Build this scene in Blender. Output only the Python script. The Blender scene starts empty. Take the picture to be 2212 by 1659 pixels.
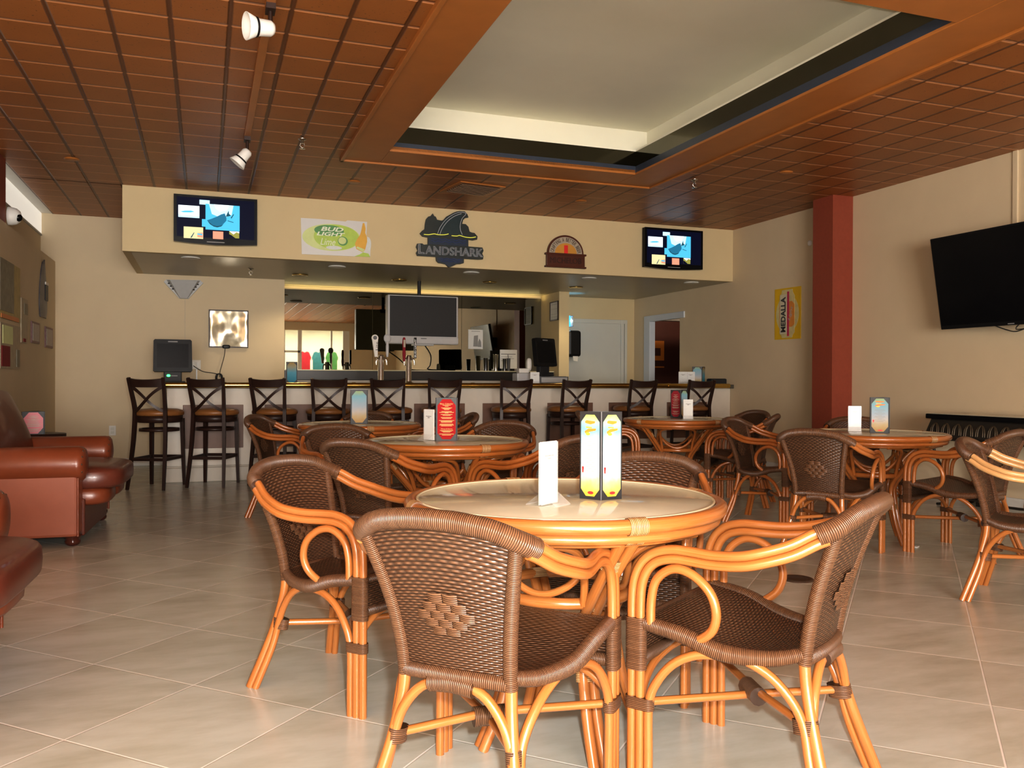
import bpy, bmesh, math, random
from mathutils import Vector, Matrix, Euler
random.seed(7)
SC = bpy.context.scene
COL = SC.collection
PI = math.pi
V = Vector

# ------------------------------------------------------------------ materials
MATS = {}
def _new(name):
    m = bpy.data.materials.new(name); m.use_nodes = True
    nt = m.node_tree
    return m, nt, nt.nodes['Principled BSDF']
def mth(nt, op, a, b=None, c=None):
    n = nt.nodes.new('ShaderNodeMath'); n.operation = op
    for i, x in enumerate((a, b, c)):
        if x is None: continue
        if isinstance(x, (int, float)): n.inputs[i].default_value = x
        else: nt.links.new(x, n.inputs[i])
    return n.outputs[0]
def mixc(nt, fac, a, b):
    n = nt.nodes.new('ShaderNodeMix'); n.data_type = 'RGBA'
    if isinstance(fac, (int, float)): n.inputs[0].default_value = fac
    else: nt.links.new(fac, n.inputs[0])
    for i, x in ((6, a), (7, b)):
        if isinstance(x, tuple): n.inputs[i].default_value = (*x[:3], 1)
        else: nt.links.new(x, n.inputs[i])
    return n.outputs[2]
def noise(nt, vec, scale, detail=3, rough=.55):
    n = nt.nodes.new('ShaderNodeTexNoise'); n.inputs['Scale'].default_value = scale
    n.inputs['Detail'].default_value = detail; n.inputs['Roughness'].default_value = rough
    if vec is not None: nt.links.new(vec, n.inputs['Vector'])
    return n.outputs['Fac']
def coord(nt, kind='Object'):
    return nt.nodes.new('ShaderNodeTexCoord').outputs[kind]
def mapping(nt, vec, scale=(1, 1, 1), rot=(0, 0, 0), loc=(0, 0, 0)):
    n = nt.nodes.new('ShaderNodeMapping'); nt.links.new(vec, n.inputs[0])
    n.inputs['Scale'].default_value = scale; n.inputs['Rotation'].default_value = rot
    n.inputs['Location'].default_value = loc
    return n.outputs[0]
def sepxyz(nt, vec):
    n = nt.nodes.new('ShaderNodeSeparateXYZ'); nt.links.new(vec, n.inputs[0]); return n.outputs
def bump(nt, bs, h, strength=.5, dist=.002):
    n = nt.nodes.new('ShaderNodeBump'); n.inputs['Strength'].default_value = strength
    n.inputs['Distance'].default_value = dist
    nt.links.new(h, n.inputs['Height']); nt.links.new(n.outputs[0], bs.inputs['Normal'])
def ramp(nt, fac, stops):
    n = nt.nodes.new('ShaderNodeValToRGB'); nt.links.new(fac, n.inputs[0])
    cr = n.color_ramp
    while len(cr.elements) < len(stops): cr.elements.new(.5)
    for e, (p, c) in zip(cr.elements, stops): e.position = p; e.color = (*c[:3], 1)
    return n.outputs[0]
def S(r, g, b):
    f = lambda c: ((c/255+.055)/1.055)**2.4 if c > 10 else c/255/12.92
    return (f(r), f(g), f(b))
def pm(name, col, rough=.5, var=.12, scale=12, metal=0, spec=.5, coat=0, emit=0, ecol=None, bmp=0):
    """plain surface with procedural tone variation"""
    m, nt, bs = _new(name)
    f = noise(nt, coord(nt), scale, 4)
    d = tuple(max(0, c*(1-var)) for c in col); l = tuple(min(1, c*(1+var)) for c in col)
    c = mixc(nt, f, d, l)
    nt.links.new(c, bs.inputs['Base Color'])
    bs.inputs['Roughness'].default_value = rough; bs.inputs['Metallic'].default_value = metal
    bs.inputs['Specular IOR Level'].default_value = spec; bs.inputs['Coat Weight'].default_value = coat
    if emit:
        bs.inputs['Emission Strength'].default_value = emit
        bs.inputs['Emission Color'].default_value = (*(ecol or col), 1)
    if bmp: bump(nt, bs, noise(nt, coord(nt), scale*4, 5), .4, bmp)
    MATS[name] = m
    return m
def M(n): return MATS[n]

# rattan cane: streaky varnished poles, UV.y runs along the pole (metres)
def cane(name, a, b, c):
    m, nt, bs = _new(name)
    uv = coord(nt, 'UV')
    f = noise(nt, mapping(nt, uv, (14, 2.2, 1)), 1.6, 5, .65)
    g = noise(nt, coord(nt), 9, 3)
    col = ramp(nt, f, [(.25, a), (.52, b), (.8, c)])
    col = mixc(nt, mth(nt, 'MULTIPLY', g, .45), col, a)
    nt.links.new(col, bs.inputs['Base Color'])
    bs.inputs['Roughness'].default_value = .3; bs.inputs['Coat Weight'].default_value = .5
    bs.inputs['Coat Roughness'].default_value = .12
    bump(nt, bs, f, .15, .001)
    MATS[name] = m
cane('rattan', (.32, .102, .022), (.44, .163, .043), (.55, .235, .078))
cane('rattan_dark', (.28, .078, .019), (.42, .14, .03), (.52, .20, .05))
cane('rattan_pale', (.42, .22, .09), (.62, .38, .17), (.74, .52, .28))

def wrapmat(name, dark, light, pitch=.0048):
    m, nt, bs = _new(name)
    u = sepxyz(nt, coord(nt, 'UV'))
    a = mth(nt, 'DIVIDE', u[1], pitch)
    h = mth(nt, 'SINE', mth(nt, 'MULTIPLY', mth(nt, 'FRACT', a), PI))
    row = mth(nt, 'FLOOR', a)
    wn = nt.nodes.new('ShaderNodeTexWhiteNoise'); wn.noise_dimensions = '1D'
    nt.links.new(row, wn.inputs['W'])
    lt = mixc(nt, mth(nt, 'MULTIPLY', wn.outputs[0], .6), light, dark)
    col = mixc(nt, mth(nt, 'POWER', h, .7), tuple(c*.35 for c in dark), lt)
    nt.links.new(col, bs.inputs['Base Color'])
    bs.inputs['Roughness'].default_value = .34; bs.inputs['Specular IOR Level'].default_value = .65
    bump(nt, bs, h, .9, .0022)
    MATS[name] = m
wrapmat('wrap', (.105, .046, .022), (.205, .10, .05))
wrapmat('wrap_pale', (.42, .2, .07), (.68, .42, .2), .005)

def weavemat(name, dark, light, row=.0068, stake=.025):
    m, nt, bs = _new(name)
    u = sepxyz(nt, coord(nt, 'UV'))
    a = mth(nt, 'DIVIDE', u[1], row)
    r = mth(nt, 'FLOOR', a)
    prof = mth(nt, 'SINE', mth(nt, 'MULTIPLY', mth(nt, 'FRACT', a), PI))
    ph = mth(nt, 'MULTIPLY_ADD', u[0], PI*2/stake, mth(nt, 'MULTIPLY', r, PI))
    over = mth(nt, 'MULTIPLY_ADD', mth(nt, 'SINE', ph), .5, .5)
    h = mth(nt, 'MULTIPLY', prof, mth(nt, 'MULTIPLY_ADD', over, .72, .28))
    f = noise(nt, coord(nt), 14, 3)
    lt = mixc(nt, f, tuple(c*.8 for c in light), tuple(min(1, c*1.2) for c in light))
    col = mixc(nt, h, tuple(c*.4 for c in dark), lt)
    nt.links.new(col, bs.inputs['Base Color'])
    bs.inputs['Roughness'].default_value = .33; bs.inputs['Specular IOR Level'].default_value = .65
    bump(nt, bs, h, 1.0, .004)
    MATS[name] = m
weavemat('weave', (.062, .027, .014), (.175, .085, .044), .0074, .029)

# floor: 45 degree square tiles
def floormat():
    m, nt, bs = _new('floor_tile')
    o = coord(nt)
    p = mapping(nt, o, (1/.5236, 1/.5236, 1), (0, 0, PI/4), (0, 0, 0))
    s = sepxyz(nt, p)
    # tile phase so that a joint crossing falls where it lies on the real floor
    x = mth(nt, 'ADD', s[0], PHX); y = mth(nt, 'ADD', s[1], PHY)
    fx = mth(nt, 'FRACT', x); fy = mth(nt, 'FRACT', y)
    dx = mth(nt, 'MINIMUM', fx, mth(nt, 'SUBTRACT', 1, fx)); dy = mth(nt, 'MINIMUM', fy, mth(nt, 'SUBTRACT', 1, fy))
    d = mth(nt, 'MINIMUM', dx, dy)
    g = nt.nodes.new('ShaderNodeMapRange'); nt.links.new(d, g.inputs[0])
    g.inputs[1].default_value = .0035; g.inputs[2].default_value = .0075
    cmb = nt.nodes.new('ShaderNodeCombineXYZ')
    nt.links.new(mth(nt, 'FLOOR', x), cmb.inputs[0]); nt.links.new(mth(nt, 'FLOOR', y), cmb.inputs[1])
    wn = nt.nodes.new('ShaderNodeTexWhiteNoise'); nt.links.new(cmb.outputs[0], wn.inputs['Vector'])
    add = nt.nodes.new('ShaderNodeVectorMath'); add.operation = 'MULTIPLY_ADD'
    nt.links.new(wn.outputs['Color'], add.inputs[0]); add.inputs[1].default_value = (7, 7, 7)
    nt.links.new(o, add.inputs[2])
    st = mapping(nt, add.outputs[0], (1.1, 3.0, 1), (0, 0, .55))
    n1 = noise(nt, st, 1.5, 6, .58); n2 = noise(nt, st, 3.6, 5, .6)
    t = mth(nt, 'MULTIPLY_ADD', n2, .4, mth(nt, 'MULTIPLY', n1, .6))
    col = ramp(nt, t, [(.25, (.40, .40, .33)), (.42, (.53, .55, .49)), (.58, (.63, .665, .62)), (.8, (.68, .72, .68))])
    col = mixc(nt, mth(nt, 'MULTIPLY', wn.outputs['Value'], .18), col, (.34, .30, .23))
    jt = mixc(nt, mth(nt, 'LESS_THAN', dx, dy), (.78, .77, .72), (.74, .73, .70))
    col = mixc(nt, g.outputs[0], jt, col)
    nt.links.new(col, bs.inputs['Base Color'])
    rg = mth(nt, 'MULTIPLY_ADD', n2, .1, .2)
    nt.links.new(mth(nt, 'ADD', rg, mth(nt, 'MULTIPLY', mth(nt, 'SUBTRACT', 1, g.outputs[0]), .4)), bs.inputs['Roughness'])
    bs.inputs['Specular IOR Level'].default_value = .5
    bump(nt, bs, mth(nt, 'MULTIPLY_ADD', g.outputs[0], 1.0, mth(nt, 'MULTIPLY', n2, .03)), .5, .0018)
    MATS['floor_tile'] = m
_u0 = (-.407-3.673)/math.sqrt(2); _v0 = (-.407+3.673)/math.sqrt(2)
# mapping rotates by +45deg: x' = (x-y)/sqrt2, y' = (x+y)/sqrt2 (after scale)
PHX = -(_u0/.5236) % 1.0; PHY = -(_v0/.5236) % 1.0
floormat()

def ceilmat():
    m, nt, bs = _new('ceiling_tile')
    s = sepxyz(nt, coord(nt))
    ax = mth(nt, 'DIVIDE', mth(nt, 'ADD', s[0], 1.135+.316*10), .316)
    ay = mth(nt, 'DIVIDE', mth(nt, 'ADD', s[1], -5.135+.345*40), .345)
    fx = mth(nt, 'FRACT', ax); fy = mth(nt, 'FRACT', ay)
    dx = mth(nt, 'MINIMUM', fx, mth(nt, 'SUBTRACT', 1, fx)); dy = mth(nt, 'MINIMUM', fy, mth(nt, 'SUBTRACT', 1, fy))
    def mr(v, a, b):
        g = nt.nodes.new('ShaderNodeMapRange'); g.interpolation_type = 'SMOOTHSTEP'
        nt.links.new(v, g.inputs[0]); g.inputs[1].default_value = a; g.inputs[2].default_value = b
        return g.outputs[0]
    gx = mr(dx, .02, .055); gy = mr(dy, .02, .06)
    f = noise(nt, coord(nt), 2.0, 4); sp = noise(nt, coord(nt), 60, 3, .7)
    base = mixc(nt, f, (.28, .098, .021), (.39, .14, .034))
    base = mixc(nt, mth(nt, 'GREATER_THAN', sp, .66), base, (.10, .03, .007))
    base = mixc(nt, gy, (.52, .24, .115), base)  # X lines painted lighter, as bevels catching light; the Y lines below darker
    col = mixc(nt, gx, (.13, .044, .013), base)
    nt.links.new(col, bs.inputs['Base Color'])
    bs.inputs['Roughness'].default_value = .42
    h = mth(nt, 'MINIMUM', gx, gy)
    bump(nt, bs, mth(nt, 'MULTIPLY_ADD', h, 1, mth(nt, 'MULTIPLY', sp, .06)), .8, .012)
    MATS['ceiling_tile'] = m
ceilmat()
pm('brown_trim', (.40, .15, .036), .38, .15, 6, bmp=.0006)
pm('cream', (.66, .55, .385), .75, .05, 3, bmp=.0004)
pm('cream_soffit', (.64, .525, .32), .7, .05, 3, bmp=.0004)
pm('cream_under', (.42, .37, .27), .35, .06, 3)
pm('cream_tray', (.86, .82, .69), .8, .05, 2)
pm('bar_white', (.68, .62, .54), .55, .08, 5)
pm('bar_base', (.55, .50, .43), .55, .1, 7)
pm('bar_panel', (.165, .085, .055), .5, .2, 9)
pm('white_paint', (.72, .70, .66), .5, .05, 6)
pm('white_bright', (.80, .80, .78), .5, .04, 9)
pm('white_glow', (.80, .78, .74), .5, .04, 9, emit=.45, ecol=(1, .95, .85))  # emission stands for light falling on the strip, which is no lamp
pm('greywhite_door', (.60, .60, .55), .5, .04, 4)
pm('jamb_blue', (.62, .66, .72), .45, .04, 5)
pm('column_red', (.27, .058, .03), .6, .15, 25, bmp=.0008)
pm('column_dark', (.17, .035, .026), .6, .15, 25, bmp=.0008)
pm('black', (.009, .009, .01), .4, .2, 20, spec=.2)
pm('black_gloss', (.006, .006, .007), .15, .2, 10, spec=.15)
pm('black_matte', (.018, .018, .02), .6, .2, 30)
pm('granite', (.016, .016, .018), .3, .5, 120)
pm('bar_top', (.10, .09, .07), .22, .4, 60)
pm('brass', (.62, .42, .12), .25, .2, 30, metal=1)
pm('steel', (.72, .70, .66), .18, .08, 30, metal=1)
pm('darksteel', (.18, .18, .19), .25, .15, 30, metal=1)
pm('grey_plastic', (.42, .42, .42), .4, .06, 20)
pm('silver_plastic', (.50, .50, .51), .35, .05, 20)
pm('grey_dark', (.10, .10, .105), .4, .1, 20)
pm('navy_band', (.035, .045, .07), .35, .2, 8)
pm('espresso', (.030, .013, .009), .4, .3, 14, spec=.3)
pm('tan_leather', (.25, .105, .030), .42, .2, 18, bmp=.0006)
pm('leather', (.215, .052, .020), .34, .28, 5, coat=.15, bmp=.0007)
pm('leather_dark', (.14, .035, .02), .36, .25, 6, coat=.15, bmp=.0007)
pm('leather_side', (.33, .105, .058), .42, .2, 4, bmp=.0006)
pm('wood_foot', (.07, .014, .008), .2, .2, 14, coat=.5)
pm('table_glass', (.50, .465, .36), .1, .16, 5, spec=.35)
pm('glass_edge', (.68, .64, .46), .2, .1, 20)
pm('white_card', (.78, .78, .77), .6, .03, 20, spec=.1)
pm('vent_tan', (.26, .17, .11), .5, .15, 20)
pm('ink', (.05, .05, .05), .6, .1, 20)
pm('ink_grey', (.30, .30, .30), .6, .1, 20)
pm('gold_ink', (.85, .55, .18), .5, .1, 20)
pm('red_paper', (.40, .018, .02), .6, .12, 8, spec=.1)
pm('red_dull', (.26, .025, .035), .6, .1, 12, spec=.1)
pm('orange_ink', (.85, .22, .03), .5, .1, 20)
pm('yellow_ink', (.9, .62, .05), .5, .1, 20)
pm('menu_board', (.022, .022, .024), .5, .3, 60)
pm('iron', (.02, .016, .013), .4, .3, 30)
pm('iron_relief', (.085, .06, .035), .4, .5, 25, metal=.3)
pm('marble', (.50, .47, .36), .15, .12, 8)
pm('neon_grey', (.42, .44, .48), .3, .05, 20)
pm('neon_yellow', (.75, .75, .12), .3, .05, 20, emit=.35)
pm('neon_blue', (.05, .08, .26), .3, .1, 20)
pm('sign_black', (.022, .03, .03), .4, .2, 20)
pm('sign_teal', (.022, .042, .05), .35, .3, 20)
pm('sign_navy', (.018, .034, .066), .4, .4, 30)
pm('sign_white', (.66, .66, .66), .4, .03, 15)
pm('lime', (.44, .60, .10), .4, .18, 14)
pm('lime_pale', (.60, .68, .30), .4, .12, 14)
pm('lime_dark', (.10, .30, .09), .4, .25, 14)
pm('lime_white', (.78, .82, .66), .4, .05, 14)
pm('bottle_amber', (.72, .42, .06), .35, .15, 14)
pm('ice', (.66, .70, .70), .3, .15, 60)
pm('plaque_wood', (.085, .02, .009), .4, .25, 18)
pm('plaque_dark', (.03, .008, .005), .5, .2, 18)
pm('plaque_gold', (.58, .29, .05), .45, .1, 14)
pm('plaque_ring', (.42, .36, .28), .45, .1, 14)
pm('red_bright', (.75, .03, .03), .45, .08, 14)
pm('sign_yellow', (.72, .46, .01), .4, .06, 10)
pm('can_gold', (.62, .55, .28), .35, .3, 12)
pm('can_pale', (.62, .58, .44), .35, .15, 14)
pm('can_orange', (.70, .28, .05), .4, .15, 12)
pm('can_magenta', (.50, .03, .10), .4, .1, 12)
pm('picture_orange', (.62, .20, .025), .5, .15, 10)
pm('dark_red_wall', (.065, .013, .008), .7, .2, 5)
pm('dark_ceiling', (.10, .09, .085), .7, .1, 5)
pm('poster_olive', (.20, .18, .12), .5, .6, 16)
pm('poster_yellow', (.42, .32, .10), .5, .4, 14)
pm('poster_pale', (.40, .33, .22), .5, .3, 18)
pm('frame_red', (.16, .06, .06), .45, .3, 20)
pm('photo_grey', (.26, .20, .19), .35, .5, 40)
pm('board_grey', (.10, .09, .10), .4, .5, 12)
pm('pink_card', (.62, .16, .20), .45, .1, 12)
pm('drain', (.10, .065, .045), .45, .3, 40, metal=.5)
pm('green_led', (.02, .6, .1), .3, .05, 10, emit=4, ecol=(.05, 1, .15))
pm('lamp_on', (1, .9, .7), .3, .02, 10, emit=14, ecol=(1, .85, .6))
pm('lamp_off', (.55, .52, .46), .3, .1, 10)
pm('uv_tube', (.6, .9, 1), .3, .02, 10, emit=10, ecol=(.75, .95, 1))
pm('uv_glow', (.05, .35, .6), .3, .1, 10, emit=1.2, ecol=(.05, .5, 1))
pm('cable', (.02, .02, .02), .5, .2, 20)
pm('shop_shirt', (.60, .03, .05), .6, .3, 8)
pm('shop_teal', (.06, .25, .28), .6, .3, 8)
pm('shop_dark', (.06, .05, .045), .6, .6, 6)
# emissive television pictures
for n, c, e in (('tv_dark', (.012, .014, .05), .35), ('tv_cyan', (.10, .52, .80), 1.0), ('tv_pale', (.55, .85, 1), 1.1),
                ('tv_white', (.85, .95, 1), 1.2), ('tv_whale', (.03, .22, .36), .8), ('tv_shade', (.03, .14, .2), .6),
                ('tv_sand', (.85, .75, .42), .9), ('tv_coral', (1, .38, .25), .9), ('tv_olive', (.45, .42, .10), .7)):
    pm(n, tuple(x*.1 for x in c), .3, .15, 9, emit=e, ecol=c, spec=.05)
# mirror glass, grey tinted
m, nt, bs = _new('mirror'); f = noise(nt, coord(nt), 2, 3)
nt.links.new(mixc(nt, f, (.22, .22, .19), (.27, .27, .235)), bs.inputs['Base Color'])
bs.inputs['Metallic'].default_value = 1; bs.inputs['Roughness'].default_value = .012; MATS['mirror'] = m
m, nt, bs = _new('band_mirror'); f = noise(nt, coord(nt), 2, 3)
nt.links.new(mixc(nt, f, (.09, .085, .06), (.13, .12, .09)), bs.inputs['Base Color'])
bs.inputs['Metallic'].default_value = 1; bs.inputs['Roughness'].default_value = .08; MATS['band_mirror'] = m
# crumpled foil picture
m, nt, bs = _new('foil'); f = noise(nt, mapping(nt, coord(nt), (1, 1, 1)), 3.6, 1.0, .4)
nt.links.new(mixc(nt, f, (.95, .80, .48), (.98, .95, .86)), bs.inputs['Base Color'])
bs.inputs['Metallic'].default_value = .65; bs.inputs['Roughness'].default_value = .18
bump(nt, bs, f, 1, .07); MATS['foil'] = m
# clear acrylic
m, nt, bs = _new('acrylic'); f = noise(nt, coord(nt), 30, 2)
nt.links.new(mixc(nt, f, (.92, .95, .95), (.98, 1, 1)), bs.inputs['Base Color'])
bs.inputs['Alpha'].default_value = .22; bs.inputs['Roughness'].default_value = .08; MATS['acrylic'] = m
# printed beach menu sheet: UV.y 0..1 from the sand at the foot to the sky at the head
def beach(name, stops):
    m, nt, bs = _new(name)
    u = sepxyz(nt, coord(nt, 'UV'))
    f = noise(nt, coord(nt), 22, 4)
    t = mth(nt, 'MULTIPLY_ADD', f, .22, mth(nt, 'SUBTRACT', u[1], .11))
    nt.links.new(ramp(nt, t, stops), bs.inputs['Base Color']); bs.inputs['Roughness'].default_value = .55; bs.inputs['Specular IOR Level'].default_value = .1
    MATS[name] = m
beach('beach_menu', [(0, (.50, .32, .13)), (.2, (.52, .43, .27)), (.36, (.52, .50, .48)), (.52, (.38, .46, .54)), (.85, (.22, .43, .52)), (1, (.33, .44, .24))])
beach('beach_menu_bright', [(0, (.55, .42, .04)), (.16, (.56, .50, .22)), (.3, (.62, .60, .56)), (.5, (.56, .62, .64)), (.8, (.17, .42, .55)), (1, (.36, .46, .12))])
beach('dusk_menu', [(0, (.05, .25, .35)), (.5, (.12, .36, .48)), (.8, (.35, .35, .25)), (1, (.40, .28, .10))])

# ------------------------------------------------------------------ mesh builder
class MB:
    def __init__(s): s.v = []; s.f = []; s.uv = []; s.sm = []; s.mi = []; s.M = Matrix.Identity(4); s.cur = 0
    def add(s, vs, fs, uvs=None, smooth=True):
        o = len(s.v)
        flip = s.M.determinant() < 0
        for p in vs: s.v.append(tuple(s.M @ V(p)))
        for i, f in enumerate(fs):
            u = uvs[i] if uvs else [(0, 0)]*len(f)
            g = [o+k for k in f]
            if flip: g = g[::-1]; u = list(u)[::-1]
            s.f.append(g); s.uv.append(u); s.sm.append(smooth); s.mi.append(s.cur)
        return s
    def box(s, c, sz, rot=None, smooth=False):
        hx, hy, hz = (x/2 for x in sz)
        R = (rot if rot is not None else Matrix.Identity(3))
        vs = [V(c) + R @ V((x, y, z)) for x in (-hx, hx) for y in (-hy, hy) for z in (-hz, hz)]
        fs = [(0, 1, 3, 2), (4, 6, 7, 5), (0, 4, 5, 1), (2, 3, 7, 6), (0, 2, 6, 4), (1, 5, 7, 3)]
        return s.add(vs, fs, None, smooth)
    def span(s, a, b):
        return s.box([(x+y)/2 for x, y in zip(a, b)], [abs(y-x) for x, y in zip(a, b)])
    def bar(s, p, q, w, h, up=(0, 0, 1)):
        p = V(p); q = V(q); d = (q-p).normalized(); x = d.cross(V(up)).normalized(); z = x.cross(d)
        R = Matrix((x, d, z)).transposed()
        return s.box((p+q)/2, (w, (q-p).length, h), R)
    def tube(s, pts, r, n=8, sub=0, closed=False, caps=True, sq=1.0, up=None):
        pts = [V(p) for p in pts]
        rs = list(r) if isinstance(r, (list, tuple)) else [r]*len(pts)
        if sub: pts, rs = smooth_path(pts, rs, sub, closed)
        N = len(pts); tang = []
        for i in range(N):
            a = pts[(i-1) % N] if (closed or i) else pts[0]
            b = pts[(i+1) % N] if (closed or i < N-1) else pts[-1]
            t = b-a
            tang.append(t.normalized() if t.length > 1e-9 else V((0, 0, 1)))
        ref = V(up) if up else (V((0, 0, 1)) if abs(tang[0].z) < .9 else V((1, 0, 0)))
        x = tang[0].cross(ref).normalized(); frames = []
        for i in range(N):
            t = tang[i]
            if up: x = t.cross(V(up)).normalized() if t.cross(V(up)).length > 1e-6 else x
            else: x = (x - t*x.dot(t)).normalized()
            frames.append((x, t.cross(x)))
        vs = []; L = [0]
        for i in range(N):
            if i: L.append(L[-1]+(pts[i]-pts[i-1]).length)
            x, y = frames[i]
            for k in range(n):
                a = 2*PI*k/n
                vs.append(pts[i]+x*(rs[i]*math.cos(a))+y*(rs[i]*sq*math.sin(a)))
        fs = []; uvs = []
        for i in range(N if closed else N-1):
            j = (i+1) % N
            l0 = L[i]; l1 = L[j] if j else L[-1]+(pts[0]-pts[-1]).length
            for k in range(n):
                k2 = (k+1) % n
                fs.append((i*n+k, i*n+k2, j*n+k2, j*n+k))
                uvs.append(((k/n, l0), ((k+1)/n, l0), ((k+1)/n, l1), (k/n, l1)))
        s.add(vs, fs, uvs, True)
        if caps and not closed:
            s.add(vs[:n], [tuple(range(n))[::-1]], None, False); s.add(vs[-n:], [tuple(range(n))], None, False)
        return s
    def lathe(s, prof, n=20, c=(0, 0, 0), smooth=True):
        vs = []; fs = []
        for (r, z) in prof:
            for k in range(n):
                a = 2*PI*k/n; vs.append((c[0]+r*math.cos(a), c[1]+r*math.sin(a), c[2]+z))
        P = len(prof)
        for i in range(P-1):
            for k in range(n):
                k2 = (k+1) % n
                fs.append((i*n+k, i*n+k2, (i+1)*n+k2, (i+1)*n+k))
        s.add(vs, fs, None, smooth)
        if prof[0][0] > 1e-6: s.add(vs[:n], [tuple(range(n))[::-1]], None, False)
        if prof[-1][0] > 1e-6: s.add(vs[-n:], [tuple(range(n))], None, False)
        return s
    def prism(s, poly, y0, y1):
        """polygon in x,z (counter-clockwise seen from -Y) extruded from y0 (front) to y1"""
        n = len(poly)
        a = sum(poly[i][0]*poly[(i+1) % n][1]-poly[(i+1) % n][0]*poly[i][1] for i in range(n))
        if a < 0: poly = poly[::-1]
        fr = [(x, y0, z) for x, z in poly]; bk = [(x, y1, z) for x, z in poly]
        s.add(fr, [tuple(range(n))], None, False)
        s.add(bk, [tuple(range(n))[::-1]], None, False)
        s.add(fr+bk, [(i, i+n, (i+1) % n+n, (i+1) % n) for i in range(n)], None, False)
        return s
    def sheet(s, fn, nu, nv, su=1, sv=1, th=0):
        """surface fn(u,v), uv scaled to metres"""
        vs = []; uvl = []
        for j in range(nv+1):
            for i in range(nu+1):
                u = i/nu; v = j/nv
                vs.append(V(fn(u, v))); uvl.append((u*su, v*sv))
        fs = []; uvs = []
        w = nu+1
        for j in range(nv):
            for i in range(nu):
                q = (j*w+i, j*w+i+1, (j+1)*w+i+1, (j+1)*w+i)
                fs.append(q); uvs.append([uvl[k] for k in q])
        s.add(vs, fs, uvs, True)
        if th:
            vb = []
            for j in range(nv+1):
                for i in range(nu+1):
                    i0 = max(i-1, 0); i1 = min(i+1, nu); j0 = max(j-1, 0); j1 = min(j+1, nv)
                    nrm = (vs[j*w+i1]-vs[j*w+i0]).cross(vs[j1*w+i]-vs[j0*w+i])
                    nrm = nrm.normalized() if nrm.length > 1e-12 else V((0, 0, 1))
                    vb.append(vs[j*w+i]-nrm*th)
            s.add(vb, [q[::-1] for q in fs], [u[::-1] for u in uvs], True)
            edge = [j*w for j in range(nv+1)], [nv*w+i for i in range(nu+1)], [j*w+nu for j in range(nv, -1, -1)], [i for i in range(nu, -1, -1)]
            for L in edge:
                s.add([p for k in L for p in (vs[k], vb[k])], [(2*k, 2*k+2, 2*k+3, 2*k+1) for k in range(len(L)-1)], None, True)
        return s
    def superell(s, c, sz, e=.35, nu=28, nv=16, puff=0):
        hx, hy, hz = (x/2 for x in sz)
        sp = lambda a, p: math.copysign(abs(a)**p, a)
        vs = []; fs = []
        for j in range(nv+1):
            ph = -PI/2+PI*j/nv
            for i in range(nu):
                th = 2*PI*i/nu
                x = hx*sp(math.cos(ph), e)*sp(math.cos(th), e); y = hy*sp(math.cos(ph), e)*sp(math.sin(th), e)
                z = hz*sp(math.sin(ph), e)
                if puff: z += math.copysign(puff, z)*(1-(x/hx)**2)*(1-(y/hy)**2) if abs(z) > hz*.5 else 0
                vs.append((c[0]+x, c[1]+y, c[2]+z))
        for j in range(nv):
            for i in range(nu):
                i2 = (i+1) % nu
                fs.append((j*nu+i, j*nu+i2, (j+1)*nu+i2, (j+1)*nu+i))
        return s.add(vs, fs, None, True)
    def mesh(s, me_in, mat4):
        flip = mat4.determinant() < 0
        vs = [mat4 @ v.co for v in me_in.vertices]
        fs = [tuple(p.vertices)[::-1] if flip else tuple(p.vertices) for p in me_in.polygons]
        return s.add(vs, fs, None, False)
    def build(s, name, mats, parent=None, loc=None, bevel=0):
        me = bpy.data.meshes.new(name)
        me.from_pydata(s.v, [], s.f)
        if not isinstance(mats, (list, tuple)): mats = [mats]
        for m in mats: me.materials.append(MATS[m])
        uvl = me.uv_layers.new(name='UVMap')
        flat = []
        for u in s.uv:
            for a in u: flat += [a[0], a[1]]
        uvl.data.foreach_set('uv', flat)
        me.polygons.foreach_set('use_smooth', s.sm); me.polygons.foreach_set('material_index', s.mi)
        me.update()
        o = bpy.data.objects.new(name, me); COL.objects.link(o)
        if parent is not None: o.parent = parent
        if loc is not None: o.location = loc
        if bevel:
            b = o.modifiers.new('Bevel', 'BEVEL'); b.width = bevel; b.segments = 2; b.limit_method = 'ANGLE'
            b.angle_limit = math.radians(50)
        return o
def smooth_path(pts, rs, sub, closed=False):
    out = []; ro = []; N = len(pts)
    rng = range(N if closed else N-1)
    g = lambda i: pts[i % N] if closed else pts[max(0, min(N-1, i))]
    for i in rng:
        p0, p1, p2, p3 = g(i-1), g(i), g(i+1), g(i+2)
        r1, r2 = rs[i], rs[(i+1) % N]
        for k in range(sub):
            t = k/sub
            out.append(.5*((2*p1)+(p2-p0)*t+(2*p0-5*p1+4*p2-p3)*t*t+(3*p1-p0-3*p2+p3)*t**3))
            ro.append(r1+(r2-r1)*t)
    if not closed: out.append(pts[-1]); ro.append(rs[-1])
    return out, ro
def empty(name, loc=(0, 0, 0), rz=0):
    o = bpy.data.objects.new(name, None); COL.objects.link(o)
    o.location = loc; o.rotation_euler = (0, 0, rz); o.empty_display_size = .1
    return o
def tag(o, label=None, cat=None, group=None, kind=None):
    if label: o['label'] = label
    if cat: o['category'] = cat
    if group: o['group'] = group
    if kind: o['kind'] = kind
    return o
def thing(name, label, cat, loc=(0, 0, 0), rz=0, group=None):
    return tag(empty(name, loc, rz), label, cat, group)
def struct(o): o['kind'] = 'structure'; return o
def copy_tree(o, parent=None):
    c = o.copy(); COL.objects.link(c)
    if parent is not None: c.parent = parent
    for ch in list(o.children): copy_tree(ch, c)
    return c
_dg = None
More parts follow.
